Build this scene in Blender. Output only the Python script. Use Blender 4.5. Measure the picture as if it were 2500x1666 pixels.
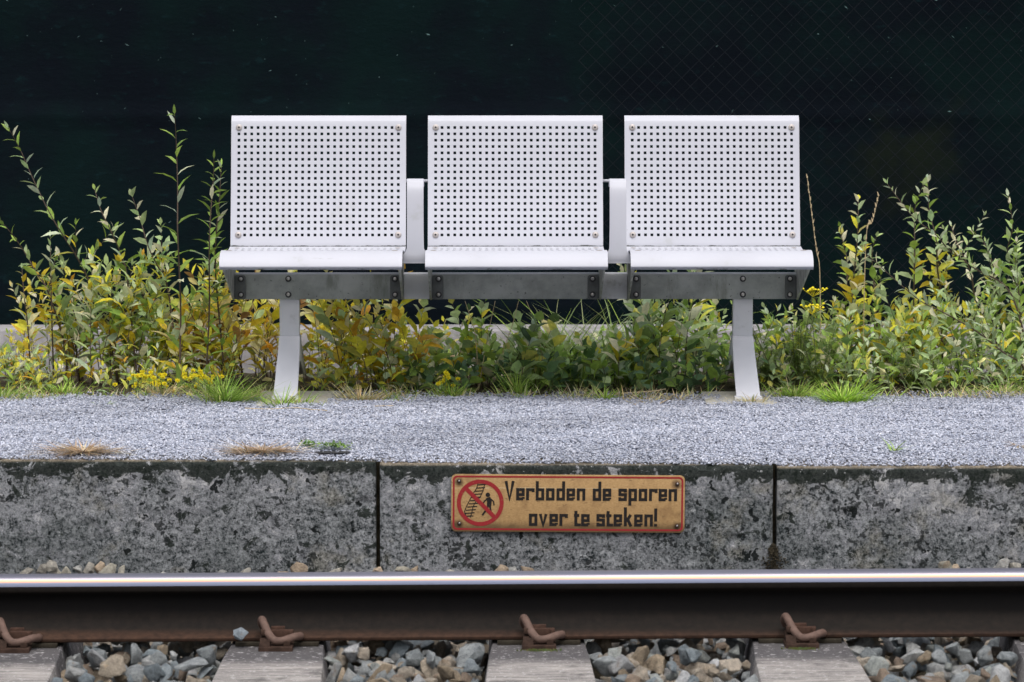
import bpy, bmesh, math, random
import numpy as np
from mathutils import Vector, Matrix, Euler, noise
R = math.radians
random.seed(7); rng = np.random.default_rng(7)
scene = bpy.context.scene
for o in list(bpy.data.objects): bpy.data.objects.remove(o)
C = scene.collection

# ------------------------------------------------------------------ camera
F = 9600.0                      # focal length in pixels of the 2500 px wide photograph
CAM = Vector((0, -9.85, 1.36))
PITCH = math.atan(1033 / F); YAW = -math.atan(50 / F)
cd = bpy.data.cameras.new('camera'); cam = bpy.data.objects.new('camera', cd); C.objects.link(cam)
cam.location = CAM; cam.rotation_euler = (R(90) - PITCH, 0, YAW)
cd.sensor_width = 36; cd.lens = 36 * F / 2500; cd.clip_start = .1; cd.clip_end = 2000
cd.dof.use_dof = True; cd.dof.focus_distance = 10.7; cd.dof.aperture_fstop = 9
scene.camera = cam
RM = Euler((R(90) - PITCH, 0, YAW)).to_matrix()
def ray(px, py): return RM @ Vector(((px - 1250) / F, -(py - 833) / F, -1))
def P(px, py, Y):               # point of the plane y = Y seen at a pixel
    d = ray(px, py); return CAM + d * ((Y - CAM.y) / d.y)
def G(px, py, z=0.0):           # point of the plane z seen at a pixel
    d = ray(px, py); return CAM + d * ((z - CAM.z) / d.z)

# ------------------------------------------------------------------ world, sun, exposure
SUN_EL, SUN_AZ = R(63), R(-14)  # azimuth measured from the camera's side towards the left
w = bpy.data.worlds.new('World'); scene.world = w; w.use_nodes = True
nt = w.node_tree; bg = nt.nodes['Background']
sky = nt.nodes.new('ShaderNodeTexSky'); sky.sky_type = 'NISHITA'; sky.sun_disc = False
sky.sun_elevation = SUN_EL; sky.sun_rotation = R(180) + SUN_AZ
sky.air_density = 1.0; sky.dust_density = 6.0; sky.ozone_density = 1.0; sky.altitude = 100
hs = nt.nodes.new('ShaderNodeHueSaturation'); hs.inputs['Saturation'].default_value = .5
nt.links.new(sky.outputs[0], hs.inputs['Color']); nt.links.new(hs.outputs[0], bg.inputs[0])
bg.inputs[1].default_value = 0.15
sd = bpy.data.lights.new('sun', 'SUN'); sun = bpy.data.objects.new('sun', sd); C.objects.link(sun)
sd.energy = 1.45; sd.angle = R(60); sd.color = (1.0, .975, .95)
dirv = Vector((math.sin(SUN_AZ) * math.cos(SUN_EL), -math.cos(SUN_AZ) * math.cos(SUN_EL), math.sin(SUN_EL)))
sun.rotation_euler = dirv.to_track_quat('Z', 'Y').to_euler()
scene.view_settings.view_transform = 'Standard'; scene.view_settings.look = 'None'
scene.view_settings.gamma = 1; scene.view_settings.use_curve_mapping = False
scene.view_settings.exposure = 0.12
try:
    scene.cycles.max_bounces = 6; scene.cycles.transparent_max_bounces = 8
except Exception: pass

# ------------------------------------------------------------------ helpers
class MB:
    def __init__(s): s.v = []; s.f = []; s.c = []
    def add(s, vs, fs, col=None):
        n = len(s.v); s.v += [tuple(p) for p in vs]; s.f += [tuple(i + n for i in f) for f in fs]
        if col is not None: s.c += [(*col, 1.0)] * len(vs)
    def box(s, x0, x1, y0, y1, z0, z1):
        s.add([(x, y, z) for x in (x0, x1) for y in (y0, y1) for z in (z0, z1)],
              [(0, 1, 3, 2), (4, 6, 7, 5), (0, 4, 5, 1), (2, 3, 7, 6), (0, 2, 6, 4), (1, 5, 7, 3)])
    def prism(s, prof, x0, x1, axis='x'):   # profile in (y,z) extruded along x (or (x,z) along y)
        n = len(prof)
        mk = (lambda a, q: (a, q[0], q[1])) if axis == 'x' else (lambda a, q: (q[0], a, q[1]))
        s.add([mk(x0, q) for q in prof] + [mk(x1, q) for q in prof],
              [tuple(range(n))[::-1], tuple(range(n, 2 * n))] + [(i, (i + 1) % n, n + (i + 1) % n, n + i) for i in range(n)])
    def tube(s, pts, r, seg=8, col=None, cap=True):
        pts = [Vector(p) for p in pts]; n = len(pts); rs = r if hasattr(r, '__len__') else [r] * n
        base = []; fs = []; prev = None
        for i, p in enumerate(pts):
            t = (pts[min(i + 1, n - 1)] - pts[max(i - 1, 0)]).normalized()
            a = prev if prev else (Vector((0, 0, 1)) if abs(t.z) < .9 else Vector((1, 0, 0)))
            u = (a - t * a.dot(t)).normalized(); prev = u; v = t.cross(u)
            for k in range(seg):
                an = 2 * math.pi * k / seg; base.append(p + (u * math.cos(an) + v * math.sin(an)) * rs[i])
        for i in range(n - 1):
            for k in range(seg):
                fs.append((i * seg + k, i * seg + (k + 1) % seg, (i + 1) * seg + (k + 1) % seg, (i + 1) * seg + k))
        if cap: fs += [tuple(range(seg))[::-1], tuple((n - 1) * seg + k for k in range(seg))]
        s.add(base, fs, col)
    def build(s, name, mat, parent=None, smooth=None, bevel=0, bseg=2):
        me = bpy.data.meshes.new(name); me.from_pydata(s.v, [], s.f); me.update()
        if s.c:
            at = me.color_attributes.new('Col', 'FLOAT_COLOR', 'POINT')
            at.data.foreach_set('color', np.array(s.c, dtype=np.float32).ravel())
        return finish(name, me, mat, parent, smooth, bevel, bseg)
def finish(name, me, mat, parent=None, smooth=None, bevel=0, bseg=2):
    if bevel:
        bm = bmesh.new(); bm.from_mesh(me); bmesh.ops.recalc_face_normals(bm, faces=bm.faces)
        es = [e for e in bm.edges if len(e.link_faces) == 2 and e.calc_face_angle(0) > R(30)]
        bmesh.ops.bevel(bm, geom=es, offset=bevel, segments=bseg, affect='EDGES', profile=.6, clamp_overlap=True)
        bm.to_mesh(me); bm.free(); smooth = smooth or 40
    if smooth:
        me.shade_smooth(); me.set_sharp_from_angle(angle=R(smooth))
    me.materials.append(mat)
    o = bpy.data.objects.new(name, me); C.objects.link(o)
    if parent: o.parent = parent; o.matrix_parent_inverse = Matrix.Translation(parent.location).inverted()
    return o
def tag(o, label=None, cat=None, group=None, kind=None):
    for k, v in (('label', label), ('category', cat), ('group', group), ('kind', kind)):
        if v: o[k] = v
    return o
def empty(name, loc, label, cat, group=None):
    o = bpy.data.objects.new(name, None); o.location = loc; o.empty_display_size = .05; C.objects.link(o)
    return tag(o, label, cat, group)
def sub(o, p): o.parent = p; o.matrix_parent_inverse = p.matrix_basis.inverted() if p.parent is None else Matrix.Translation(p.parent.location).inverted() @ Matrix.Identity(4) ; return o

class NT:                       # tiny node-tree builder
    def __init__(s, name):
        s.m = bpy.data.materials.new(name); s.m.use_nodes = True; s.t = s.m.node_tree
        s.b = s.t.nodes['Principled BSDF']; s.out = s.t.nodes['Material Output']
        s.co = s.n('ShaderNodeTexCoord').outputs['Object']
    def n(s, typ, **kw):
        x = s.t.nodes.new(typ)
        for k, v in kw.items(): setattr(x, k, v)
        return x
    def l(s, a, b): s.t.links.new(a, b)
    def put(s, sock, v):
        if hasattr(v, 'is_linked') or hasattr(v, 'links'): s.l(v, sock)
        elif isinstance(v, (tuple, list)) and len(v) == 3 and sock.type == 'RGBA': sock.default_value = (*v, 1)
        else: sock.default_value = v
    def noise(s, sc, det=4, ro=.6, vec=None, dist=0, out=0):
        x = s.n('ShaderNodeTexNoise'); x.inputs['Scale'].default_value = sc; x.inputs['Detail'].default_value = det
        x.inputs['Roughness'].default_value = ro; x.inputs['Distortion'].default_value = dist
        s.l(vec or s.co, x.inputs['Vector']); return x.outputs[out]
    def voro(s, sc, feat='F1', out='Distance', vec=None, rand=1):
        x = s.n('ShaderNodeTexVoronoi', feature=feat); x.inputs['Scale'].default_value = sc; x.inputs['Randomness'].default_value = rand
        s.l(vec or s.co, x.inputs['Vector']); return x.outputs[out]
    def map(s, v, a, b, c=0, d=1, smooth=False):
        x = s.n('ShaderNodeMapRange'); x.interpolation_type = 'SMOOTHSTEP' if smooth else 'LINEAR'
        s.l(v, x.inputs[0])
        for i, q in enumerate((a, b, c, d)): x.inputs[i + 1].default_value = q
        return x.outputs[0]
    def math(s, op, a, b=0.0):
        x = s.n('ShaderNodeMath', operation=op); s.put(x.inputs[0], a); s.put(x.inputs[1], b); return x.outputs[0]
    def mix(s, f, a, b, mode='MIX'):
        x = s.n('ShaderNodeMix', data_type='RGBA', blend_type=mode); s.put(x.inputs[0], f); s.put(x.inputs[6], a); s.put(x.inputs[7], b); return x.outputs[2]
    def scale(s, x, y, z):
        m = s.n('ShaderNodeMapping'); m.inputs['Scale'].default_value = (x, y, z); s.l(s.co, m.inputs['Vector']); return m.outputs[0]
    def sep(s, ax):
        x = s.n('ShaderNodeSeparateXYZ'); s.l(s.co, x.inputs[0]); return x.outputs[ax]
    def attr(s, name='Col'): return s.n('ShaderNodeAttribute', attribute_name=name).outputs['Color']
    def bump(s, h, st=.3, dist=.002, prev=None):
        x = s.n('ShaderNodeBump'); x.inputs['Strength'].default_value = st; x.inputs['Distance'].default_value = dist
        s.l(h, x.inputs['Height'])
        if prev: s.l(prev, x.inputs['Normal'])
        return x.outputs[0]
    def fin(s, col, rough=.6, metal=0.0, nrm=None, spec=None):
        s.put(s.b.inputs['Base Color'], col); s.put(s.b.inputs['Roughness'], rough); s.put(s.b.inputs['Metallic'], metal)
        if nrm: s.l(nrm, s.b.inputs['Normal'])
        if spec is not None: s.b.inputs['Specular IOR Level'].default_value = spec
        return s.m

# ------------------------------------------------------------------ materials
def m_paint(name, base=(.525, .535, .59), dirt=.35, lip=False, amp=.010):
    t = NT(name)
    oi = t.n('ShaderNodeObjectInfo').outputs['Random']; mp = t.n('ShaderNodeVectorMath', operation='ADD'); cx = t.n('ShaderNodeCombineXYZ')
    t.l(t.math('MULTIPLY', oi, 37.0), cx.inputs[0]); t.l(t.math('MULTIPLY', oi, 11.0), cx.inputs[1]); t.l(t.co, mp.inputs[0]); t.l(cx.outputs[0], mp.inputs[1])
    raw = t.co; zraw = t.sep(2); t.co = mp.outputs[0]
    big = t.map(t.noise(3.5, 5, .6), .45, .75, 0, dirt * .5, True)
    col = t.mix(big, base, tuple(b * .72 for b in base))
    spk = t.map(t.noise(160, 3, .7), .68, .76, 0, dirt * 1.3, True)
    col = t.mix(spk, col, (.28, .28, .26))
    scr = t.map(t.noise(30, 4, .7, vec=t.scale(.25, 1, 3)), .70, .76, 0, dirt, True)
    col = t.mix(scr, col, (.3, .31, .3))
    if lip:       # seat: algae along the lower rim; backrest: grime doubling as a painted dark seam
        e = t.math('ADD', zraw, t.map(t.noise(19, 5, .75), .3, .7, -amp, amp))
        col = t.mix(t.map(e, lip + .4 * amp, lip - .6 * amp, 0, .95, True), col, (.035, .042, .025))
    sm = t.map(t.noise(7, 6, .7), .60, .72, 0, dirt * .8, True); col = t.mix(sm, col, tuple(b * .62 for b in (.60, .62, .58)))
    fine = t.noise(900, 2, .6)
    col = t.mix(t.map(fine, .3, .7, 0, .10), col, (.55, .56, .62))
    return t.fin(col, .55, 0, t.bump(fine, .12, .0006), .35)
M = {}
M['white'] = m_paint('white_paint')
M['white_leg_lit'] = m_paint('white_paint_leg_lit', (.76, .77, .82), .5)  # same bench paint, lightened to put missing light on the legs
M['white_back'] = m_paint('white_paint_back', dirt=.45, lip=.0045, amp=.0030)
M['white_seat'] = m_paint('white_paint_seat', dirt=.55, lip=-.0245)
def m_beam():
    t = NT('grey_beam')
    n1 = t.noise(9, 6, .65); col = t.mix(t.map(n1, .35, .68, 0, 1, True), (.42, .445, .44), (.26, .285, .275))
    sp = t.map(t.noise(85, 4, .7), .62, .70, 0, .85, True); col = t.mix(sp, col, (.05, .06, .055))
    st = t.map(t.noise(14, 5, .7, vec=t.scale(1, 1, .25)), .58, .72, 0, .5, True); col = t.mix(st, col, (.12, .14, .10))
    return t.fin(col, .6, 0, t.bump(t.noise(500, 2), .15, .0006), .3)
M['beam'] = m_beam()
def m_simple(name, base, rough=.6, metal=0., var=.4, sc=20, bump=.2, spec=None):
    t = NT(name); n = t.noise(sc, 5, .65)
    col = t.mix(t.map(n, .3, .7), tuple(b * (1 - var) for b in base), tuple(min(1, b * (1 + var)) for b in base))
    return t.fin(col, rough, metal, t.bump(t.noise(sc * 12, 3), bump, .001), spec)
M['bracket'] = m_simple('bracket_paint', (.11, .12, .12), .55, 0, .35, 30)
M['bracket_side'] = m_simple('bracket_side_paint', (.42, .43, .40), .6, 0, .5, 25)
M['cover'] = m_paint('weathered_bright_plate', (.74, .76, .78), .8)  # paler than the beam, brightening it by colour in the seat gaps
M['bolt'] = m_simple('bolt_steel', (.62, .60, .58), .35, .8, .2, 60, .1)
M['washer'] = m_simple('dark_washer', (.035, .035, .04), .6, 0, .3, 40)
M['socket'] = m_simple('socket_dark', (.02, .02, .02), .8, 0, .3, 60)
M['screw'] = m_simple('screw_steel', (.36, .33, .32), .4, .4, .3, 60, .1)

def m_block():
    t = NT('weathered_concrete')
    co = t.co
    def shift(a, b, c):
        m_ = t.n('ShaderNodeMapping'); m_.inputs['Location'].default_value = (a, b, c); t.l(co, m_.inputs['Vector']); return m_.outputs[0]
    fine = t.noise(150, 7, .82); mid = t.noise(30, 9, .80, dist=.3); big = t.noise(5.0, 6, .62, dist=.3)
    grain = t.noise(330, 4, .85); z = t.sep(2); v2 = shift(9.3, 2.2, 5.5); v3 = shift(3.1, 7.7, 1.9)
    g1 = t.math('ADD', t.math('MULTIPLY', t.noise(95, 5, .75), .50), t.math('ADD', t.math('MULTIPLY', t.noise(26, 6, .7, dist=.3), .28), t.math('MULTIPLY', t.noise(210, 3, .7), .22)))
    base = t.mix(t.map(g1, .425, .575, 0, 1, False), (.014, .021, .024), (.44, .455, .475))
    low_dark = t.map(t.math('ADD', t.noise(3.2, 5, .6, vec=v3), t.map(z, -.05, -.26, -.10, .08)), .46, .60, 0, .55, True)  # darker, greener tone, stronger towards the bottom
    base = t.mix(low_dark, base, t.mix(t.map(g1, .43, .57), (.012, .020, .021), (.17, .19, .19)))
    # pale crusty lichen in small ragged patches, with whiter cores
    a = t.math('ADD', t.math('MULTIPLY', big, .35), t.math('ADD', t.math('MULTIPLY', t.noise(17, 8, .75, vec=v3, dist=.6), .40), t.math('MULTIPLY', fine, .25)))
    a = t.math('ADD', a, t.map(z, -.20, -.05, -.018, .012))
    lich = t.map(a, .507, .548, 0, .85, True); core = t.map(a, .552, .570, 0, .85, True)
    col = t.mix(lich, base, t.mix(t.map(grain, .35, .65), (.20, .205, .225), (.44, .45, .48)))
    col = t.mix(core, col, t.mix(t.map(grain, .35, .65), (.42, .42, .42), (.72, .72, .74)))
    # ochre weathered areas
    oc = t.map(t.noise(4.2, 6, .7, vec=v3), .55, .66, 0, .45, True)
    col = t.mix(oc, col, t.mix(t.map(g1, .42, .60), (.06, .055, .035), (.42, .39, .30)))
    # black growth: round-edged spots and a ragged band along the top
    wv = t.n('ShaderNodeVectorMath', operation='ADD'); nz = t.n('ShaderNodeTexNoise'); nz.inputs['Scale'].default_value = 34; nz.inputs['Detail'].default_value = 5; t.l(co, nz.inputs['Vector'])
    sc = t.n('ShaderNodeVectorMath', operation='SCALE'); t.l(nz.outputs['Color'], sc.inputs[0]); sc.inputs['Scale'].default_value = .075; t.l(co, wv.inputs[0]); t.l(sc.outputs[0], wv.inputs[1])
    sp = t.math('SUBTRACT', t.voro(21, vec=wv.outputs[0]), t.math('ADD', t.map(t.noise(7, 4, .65, vec=v2), .47, .66, -.08, .33), t.map(z, -.22, -.04, -.03, .05)))
    spots = t.map(sp, .03, -.015, 0, .95, True); col = t.mix(spots, col, (.007, .010, .010))
    sp2 = t.math('SUBTRACT', t.voro(48, vec=wv.outputs[0]), t.map(t.noise(9, 4, .65, vec=v3), .42, .62, -.04, .44))
    col = t.mix(t.map(sp2, .07, -.03, 0, .8, True), col, (.009, .012, .012))
    b1 = t.noise(20, 6, .68, vec=v2, dist=.5); zb = t.map(z, -.070, -.010, 0, .20, True)
    blot = t.map(t.math('ADD', b1, zb), .578, .625, 0, 1, True)
    col = t.mix(t.math('MULTIPLY', blot, .93), col, t.mix(t.map(fine, .4, .7), (.006, .011, .009), (.05, .06, .05)))
    fl = t.map(t.noise(80, 4, .7, vec=v2), .64, .68, 0, .8, True); col = t.mix(fl, col, (.55, .56, .57))
    # rim left pale by wear
    rim = t.map(t.sep(2), -.0085, -.001, 0, .9, True)
    col = t.mix(rim, col, t.mix(t.map(fine, .4, .6), (.17, .14, .10), (.42, .36, .28)))
    nb = t.bump(t.math('ADD', t.math('MULTIPLY', fine, .8), t.math('MULTIPLY', mid, 1.0)), .8, .008)
    nb = t.bump(grain, .7, .003, nb)
    return t.fin(col, .92, 0, nb, .15)
M['block'] = m_block()
def m_pad():
    t = NT('pad_concrete'); f = t.noise(90, 5, .7)
    col = t.mix(t.map(f, .3, .7), (.36, .34, .28), (.58, .56, .48)); col = t.mix(t.map(t.noise(12, 5, .7), .55, .7, 0, .5, True), col, (.2, .2, .15))
    return t.fin(col, .9, 0, t.bump(f, .4, .002))
M['pad'] = m_pad()
def m_sleeper():
    t = NT('sleeper_concrete'); f = t.noise(150, 7, .85)
    col = t.mix(t.map(f, .3, .7), (.055, .052, .055), (.135, .128, .130))
    y = t.sep(1)    # worn pale band across the sleeper in front of the rail
    wn = t.math('ADD', t.math('MULTIPLY', t.noise(16, 6, .7, vec=t.scale(.35, 3.2, 1)), .16), y)
    worn = t.map(wn, -.97, -1.10, 0, 1, True)
    streak = t.map(t.noise(40, 5, .75, vec=t.scale(.22, 3, 1)), .44, .56, 0, 1, True)
    col = t.mix(t.math('MULTIPLY', worn, t.math('ADD', t.math('ADD', t.math('MULTIPLY', streak, .38), t.math('MULTIPLY', f, .35)), .06)), col, (.58, .54, .50))
    wsp = t.map(t.noise(62, 3, .6, vec=t.scale(1, 1.8, 1)), .62, .66, 0, .9, True); col = t.mix(wsp, col, (.6, .58, .58))
    pale = t.map(t.noise(230, 2, .6), .68, .75, 0, .6, True); col = t.mix(pale, col, (.5, .48, .47))
    dk = t.map(t.noise(9, 5, .7), .55, .7, 0, .6, True); col = t.mix(dk, col, (.05, .05, .05))
    return t.fin(col, .88, 0, t.bump(f, .5, .003), .2)
M['sleeper'] = m_sleeper()
def m_rail():
    t = NT('rusty_rail_steel'); f = t.noise(60, 5, .7)
    col = t.mix(t.map(f, .3, .7), (.011, .010, .009), (.021, .0165, .014))
    z = t.sep(2)   # rust is brighter on the foot
    fo = t.map(z, -.126, -.141, 0, .75, True)
    col = t.mix(fo, col, t.mix(t.map(f, .3, .7), (.036, .021, .015), (.085, .045, .029)))
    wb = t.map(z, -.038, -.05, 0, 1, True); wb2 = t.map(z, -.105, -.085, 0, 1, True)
    col = t.mix(t.math('MULTIPLY', t.math('MULTIPLY', wb, wb2), .8), col, (.0045, .0045, .005))  # dark web, with the shade below the rail head put into its colour
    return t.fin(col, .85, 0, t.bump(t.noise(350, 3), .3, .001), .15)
M['rail'] = m_rail()
def m_railtop():
    t = NT('polished_rail_head'); s = t.noise(500, 3, .6, vec=t.scale(.02, 1, 1))
    y = t.sep(1)
    base = t.mix(t.map(s, .3, .7), (.36, .345, .40), (.45, .43, .49))
    # thin rusty film on the gauge corner beside the running band, bluish side below it
    o1 = t.map(t.math('ADD', y, t.map(s, .3, .7, -.0008, .0008)), -.0300, -.0312, 0, 1, True)
    o2 = t.map(y, -.0352, -.0342, 0, 1, True)
    base = t.mix(t.math('MULTIPLY', o1, o2), base, (.56, .32, .22))
    base = t.mix(t.map(y, -.0343, -.0352, 0, 1, True), base, (.30, .33, .45))
    return t.fin(base, t.map(y, -.031, -.034, .40, .5), .9, None)
M['railtop'] = m_railtop()
M['clip'] = m_simple('rusty_clip', (.125, .080, .064), .65, 0, .35, 45, .3, .2)
M['shoulder'] = m_simple('rusty_iron', (.045, .027, .020), .85, 0, .5, 50, .4, .15)
M['insul'] = m_simple('insulator', (.065, .036, .026), .7, 0, .4, 50, .2, .15)
M['rpad'] = m_simple('rubber_pad', (.035, .03, .022), .85, 0, .4, 40, .3, .1)
def m_stone():
    t = NT('ballast_stone'); col = t.attr(); f = t.noise(75, 8, .82); g = t.noise(300, 4, .85)
    c = t.mix(1.0, col, t.mix(t.map(f, .3, .7), (.62, .63, .65), (2.15, 2.12, 2.05)), 'MULTIPLY')
    c = t.mix(t.map(g, .62, .72, 0, .5, True), c, (.45, .45, .45))
    c = t.mix(t.map(t.noise(28, 4, .6), .60, .70, 0, .5, True), c, (.24, .16, .09))
    return t.fin(c, .85, 0, t.bump(g, .6, .0025, t.bump(f, .9, .008)), .25)
M['stone'] = m_stone()
def m_grit():
    t = NT('grey_chippings'); col = t.attr()
    return t.fin(col, .75, 0, None, .3)
M['grit'] = m_grit()
def m_gritbed():
    t = NT('grit_bed'); v = t.voro(130, out='Color'); col = t.mix(.6, t.mix(v, (.12, .13, .17), (.3, .32, .38)), (.16, .17, .22))
    return t.fin(col, .9, 0, t.bump(t.voro(130), .8, .006))
M['gritbed'] = m_gritbed()
def m_soil():
    t = NT('soil'); f = t.noise(60, 6, .75); col = t.mix(t.map(f, .3, .7), (.025, .022, .016), (.13, .11, .075))
    return t.fin(col, .95, 0, t.bump(f, .8, .02), .1)
M['soil'] = m_soil()
M['plinth'] = m_simple('plinth_concrete', (.33, .32, .335), .9, 0, .3, 14, .4, .1)
def m_screen():
    t = NT('dark_screen_cloth'); a = t.noise(2.0, 5, .6); b = t.noise(26, 6, .75, vec=t.scale(.6, 1, 1.4))
    col = t.mix(t.map(a, .38, .62, 0, 1, True), (.0045, .0070, .0110), (.0042, .0120, .0128))
    col = t.mix(t.map(b, .55, .75, 0, .8, True), col, (.008, .024, .028))
    dm = t.n('ShaderNodeVectorMath', operation='DISTANCE'); mp = t.n('ShaderNodeMapping'); mp.inputs['Scale'].default_value = (1, 0, 1.2); t.l(t.co, mp.inputs['Vector']); t.l(mp.outputs[0], dm.inputs[0]); q = P(2215, 375, 2.8); dm.inputs[1].default_value = (q.x, 0, q.z * 1.2)
    x = t.map(t.math('ADD', dm.outputs['Value'], t.map(t.noise(5, 4, .6), .3, .7, -.14, .14)), .24, .02, 0, .8, True)
    col = t.mix(x, col, (.011, .016, .010))
    return t.fin(col, .95, 0, t.bump(b, .35, .01), .04)
M['screen'] = m_screen()
M['wire'] = m_simple('dark_wire', (.0055, .0075, .012), .6, 0, .3, 30, .1, .2)
M['post'] = m_simple('dark_post', (.010, .013, .016), .8, 0, .3, 30, .1, .05)
M['fleck'] = m_simple('pale_fleck', (.05, .10, .10), .8, 0, .5, 20)
def m_leaf():
    t = NT('leaf'); col = t.attr(); n = t.noise(70, 3, .6)
    c = t.mix(1.0, col, t.mix(t.map(n, .3, .7), (.75, .78, .75), (1.2, 1.18, 1.1)), 'MULTIPLY')
    t.fin(c, .5, 0, None, .35)
    tr = t.n('ShaderNodeBsdfTranslucent'); t.l(c, tr.inputs['Color'])
    ms = t.n('ShaderNodeMixShader'); ms.inputs[0].default_value = .38
    t.l(t.b.outputs[0], ms.inputs[1]); t.l(tr.outputs[0], ms.inputs[2]); t.l(ms.outputs[0], t.out.inputs['Surface'])
    return t.m
M['leaf'] = m_leaf()
M['stem'] = m_simple('plant_stem', (.075, .05, .035), .8, 0, .4, 60, .1)
M['stem_g'] = m_simple('green_stem', (.14, .17, .07), .8, 0, .4, 60, .1)
M['flower'] = m_simple('yellow_flower', (.85, .70, .015), .7, 0, .2, 90)
M['straw'] = m_simple('straw', (.55, .43, .27), .8, 0, .3, 60)

# ------------------------------------------------------------------ measures shared by the scene
RY = -.825                                     # rail centre line
rt = P(1250, 1396, RY); RZ = rt.z              # rail top height
RS = .0052                                     # gentle gradient of the track, rising to the right
def rz(x): return RZ + RS * (x - rt.x)
SL = -.158                                     # sleeper top below the rail top
BY = 1.42                                      # backrest foot

# ------------------------------------------------------------------ ground
def sheet(name, mat, x0, x1, ys, zs):
    m = MB(); n = len(ys)
    for y, z in zip(ys, zs): m.v += [(x0, y, z), (x1, y, z)]
    m.f = [(2 * i, 2 * i + 1, 2 * i + 3, 2 * i + 2) for i in range(n - 1)]
    return tag(m.build(name, mat), kind='structure')
GZ = RZ + SL - .075
sheet('ground', M['soil'], -300, 300, [-300, -.02], [GZ - .05, GZ - .05])
sheet('field', M['soil'], -300, 300, [2.3, 300], [-.15, -.15])
def near(name, mat, x0, x1, y0, y1, nx, ny, zf):
    xs = np.linspace(x0, x1, nx); ys = np.linspace(y0, y1, ny)
    v = [(x, y, zf(x, y)) for y in ys for x in xs]
    m = MB(); m.v = v; m.f = [(j * nx + i, j * nx + i + 1, (j + 1) * nx + i + 1, (j + 1) * nx + i) for j in range(ny - 1) for i in range(nx - 1)]
    return m.build(name, mat, smooth=60)
def soilz(x, y):
    z = -.004 + .012 * noise.noise(Vector((x * 9, y * 9, 0))) + .006 * noise.noise(Vector((x * 30, y * 30, 4)))
    return z + max(0, (y - 1.45)) / 1.1 * P(1250, 903, 2.55).z
tag(near('soil_verge', M['soil'], -6, 6, 1.05, 2.42, 600, 90, soilz), kind='structure')
def edge_top(x):
    xa = [P(p_, 1130, 0).x for p_ in (922.5, 1892)]; bl = xa[1] - xa[0]; f = lambda py, px: P(px, py, 0).z
    return np.interp(x, [xa[0] - bl, xa[0] - .01, xa[0] + .01, xa[1] - .01, xa[1] + .01, xa[1] + bl], [f(1123, 20), f(1128, 900), f(1132, 940), f(1137, 1870), f(1141, 1910), f(1139, 2490)])
def bedz(x, y): return float(edge_top(x)) * max(0, 1 - y / .35) - .0015 + .004 * noise.noise(Vector((x * 2, y * 2, 1))) * min(1, max(0, (y - .1) / .2))
tag(near('grit_surface', M['gritbed'], -6, 6, .10, 1.30, 500, 60, lambda x, y: bedz(x, y)), kind='structure')

# ------------------------------------------------------------------ platform edge blocks
jx = [P(p, 1250, 0).x for p in (922.5, 1892)]
BL = jx[1] - jx[0]
def edge_block(x0, x1, za, zb, label, seed):
    nx, nz, nt_ = 200, 74, 8
    H = .50; fx = np.linspace(x0, x1, nx)
    vs = []; fs = []
    def top(x): return za + (zb - za) * (x - x0) / (x1 - x0)
    def disp(x, z):
        p = Vector((x * 1 + seed * 7.3, z, seed))
        d = .0028 * noise.noise(p * 14) + .0022 * noise.noise(p * 45) + .0012 * noise.noise(p * 120)
        pit = noise.noise(p * 22 + Vector((3, 1, 9))); d += -.006 * max(0, pit - .42) * 3
        return d
    for j in range(nz):
        for x in fx:
            tz = j / (nz - 1); z = top(x) - tz * H
            edge = min(x - x0, x1 - x, tz * H) ; rnd = .010
            y = 0
            if edge < rnd: y = rnd - math.sqrt(max(0, rnd * rnd - (rnd - edge) ** 2)); y *= .8
            chip = max(0, noise.noise(Vector((x * 26 + seed, z * 26, 3))) - .1) * .016 if tz * H < .012 else 0
            vs.append((x, y - disp(x, z) + chip, z - chip * .5 + .0015 * noise.noise(Vector((x * 40, 0, seed)))* (1 if j == 0 else 0)))
    for j in range(nz - 1):
        for i in range(nx - 1):
            a = j * nx + i; fs.append((a, a + 1, a + nx + 1, a + nx)[::-1])
    n = len(vs)                       # back, top and sides
    for x in fx: vs.append((x, .14, top(x)))
    for x in fx: vs.append((x, .14, top(x) - H))
    for i in range(nx - 1):
        fs.append((i, i + 1, n + i + 1, n + i)); fs.append((n + i, n + i + 1, n + nx + i + 1, n + nx + i))
    for i, flip in ((0, 1), (nx - 1, 0)):
        col = [j * nx + i for j in range(nz)] + [n + nx + i, n + i]
        fs.append(tuple(col) if flip else tuple(col[::-1]))
    m = MB(); zm = max(za, zb); m.v = [(a_, b_, c_ - zm) for a_, b_, c_ in vs]; m.f = fs
    ob_ = m.build('platform_edge_block', M['block'], smooth=55); ob_.location = (0, 0, zm)
    return tag(ob_, label, 'edge block', 'concrete blocks along the platform edge')
gap = .0052
def zt(py, px): return P(px, py, 0).z
edge_block(jx[0] - BL + gap, jx[0] - gap, zt(1123, 20), zt(1128, 900), 'weathered concrete edge block under the green weed and dry grass, left of the sign', 1)
edge_block(jx[0] + gap, jx[1] - gap, zt(1132, 940), zt(1137, 1870), 'weathered concrete edge block carrying the yellow warning sign', 2)
edge_block(jx[1] + gap, jx[1] + BL - gap, zt(1141, 1910), zt(1139, 2490), 'weathered concrete edge block right of the block with the sign', 3)
edge_block(jx[0] - 2 * BL + gap, jx[0] - BL - gap, zt(1122, 20), zt(1122, 20), 'weathered concrete edge block at the far left, mostly out of view', 4)
edge_block(jx[1] + BL + gap, jx[1] + 2 * BL - gap, zt(1139, 2490), zt(1139, 2490), 'weathered concrete edge block at the far right, out of view', 5)
m = MB(); q0 = P(1888, 1362, -.004); random.seed(3)
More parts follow.
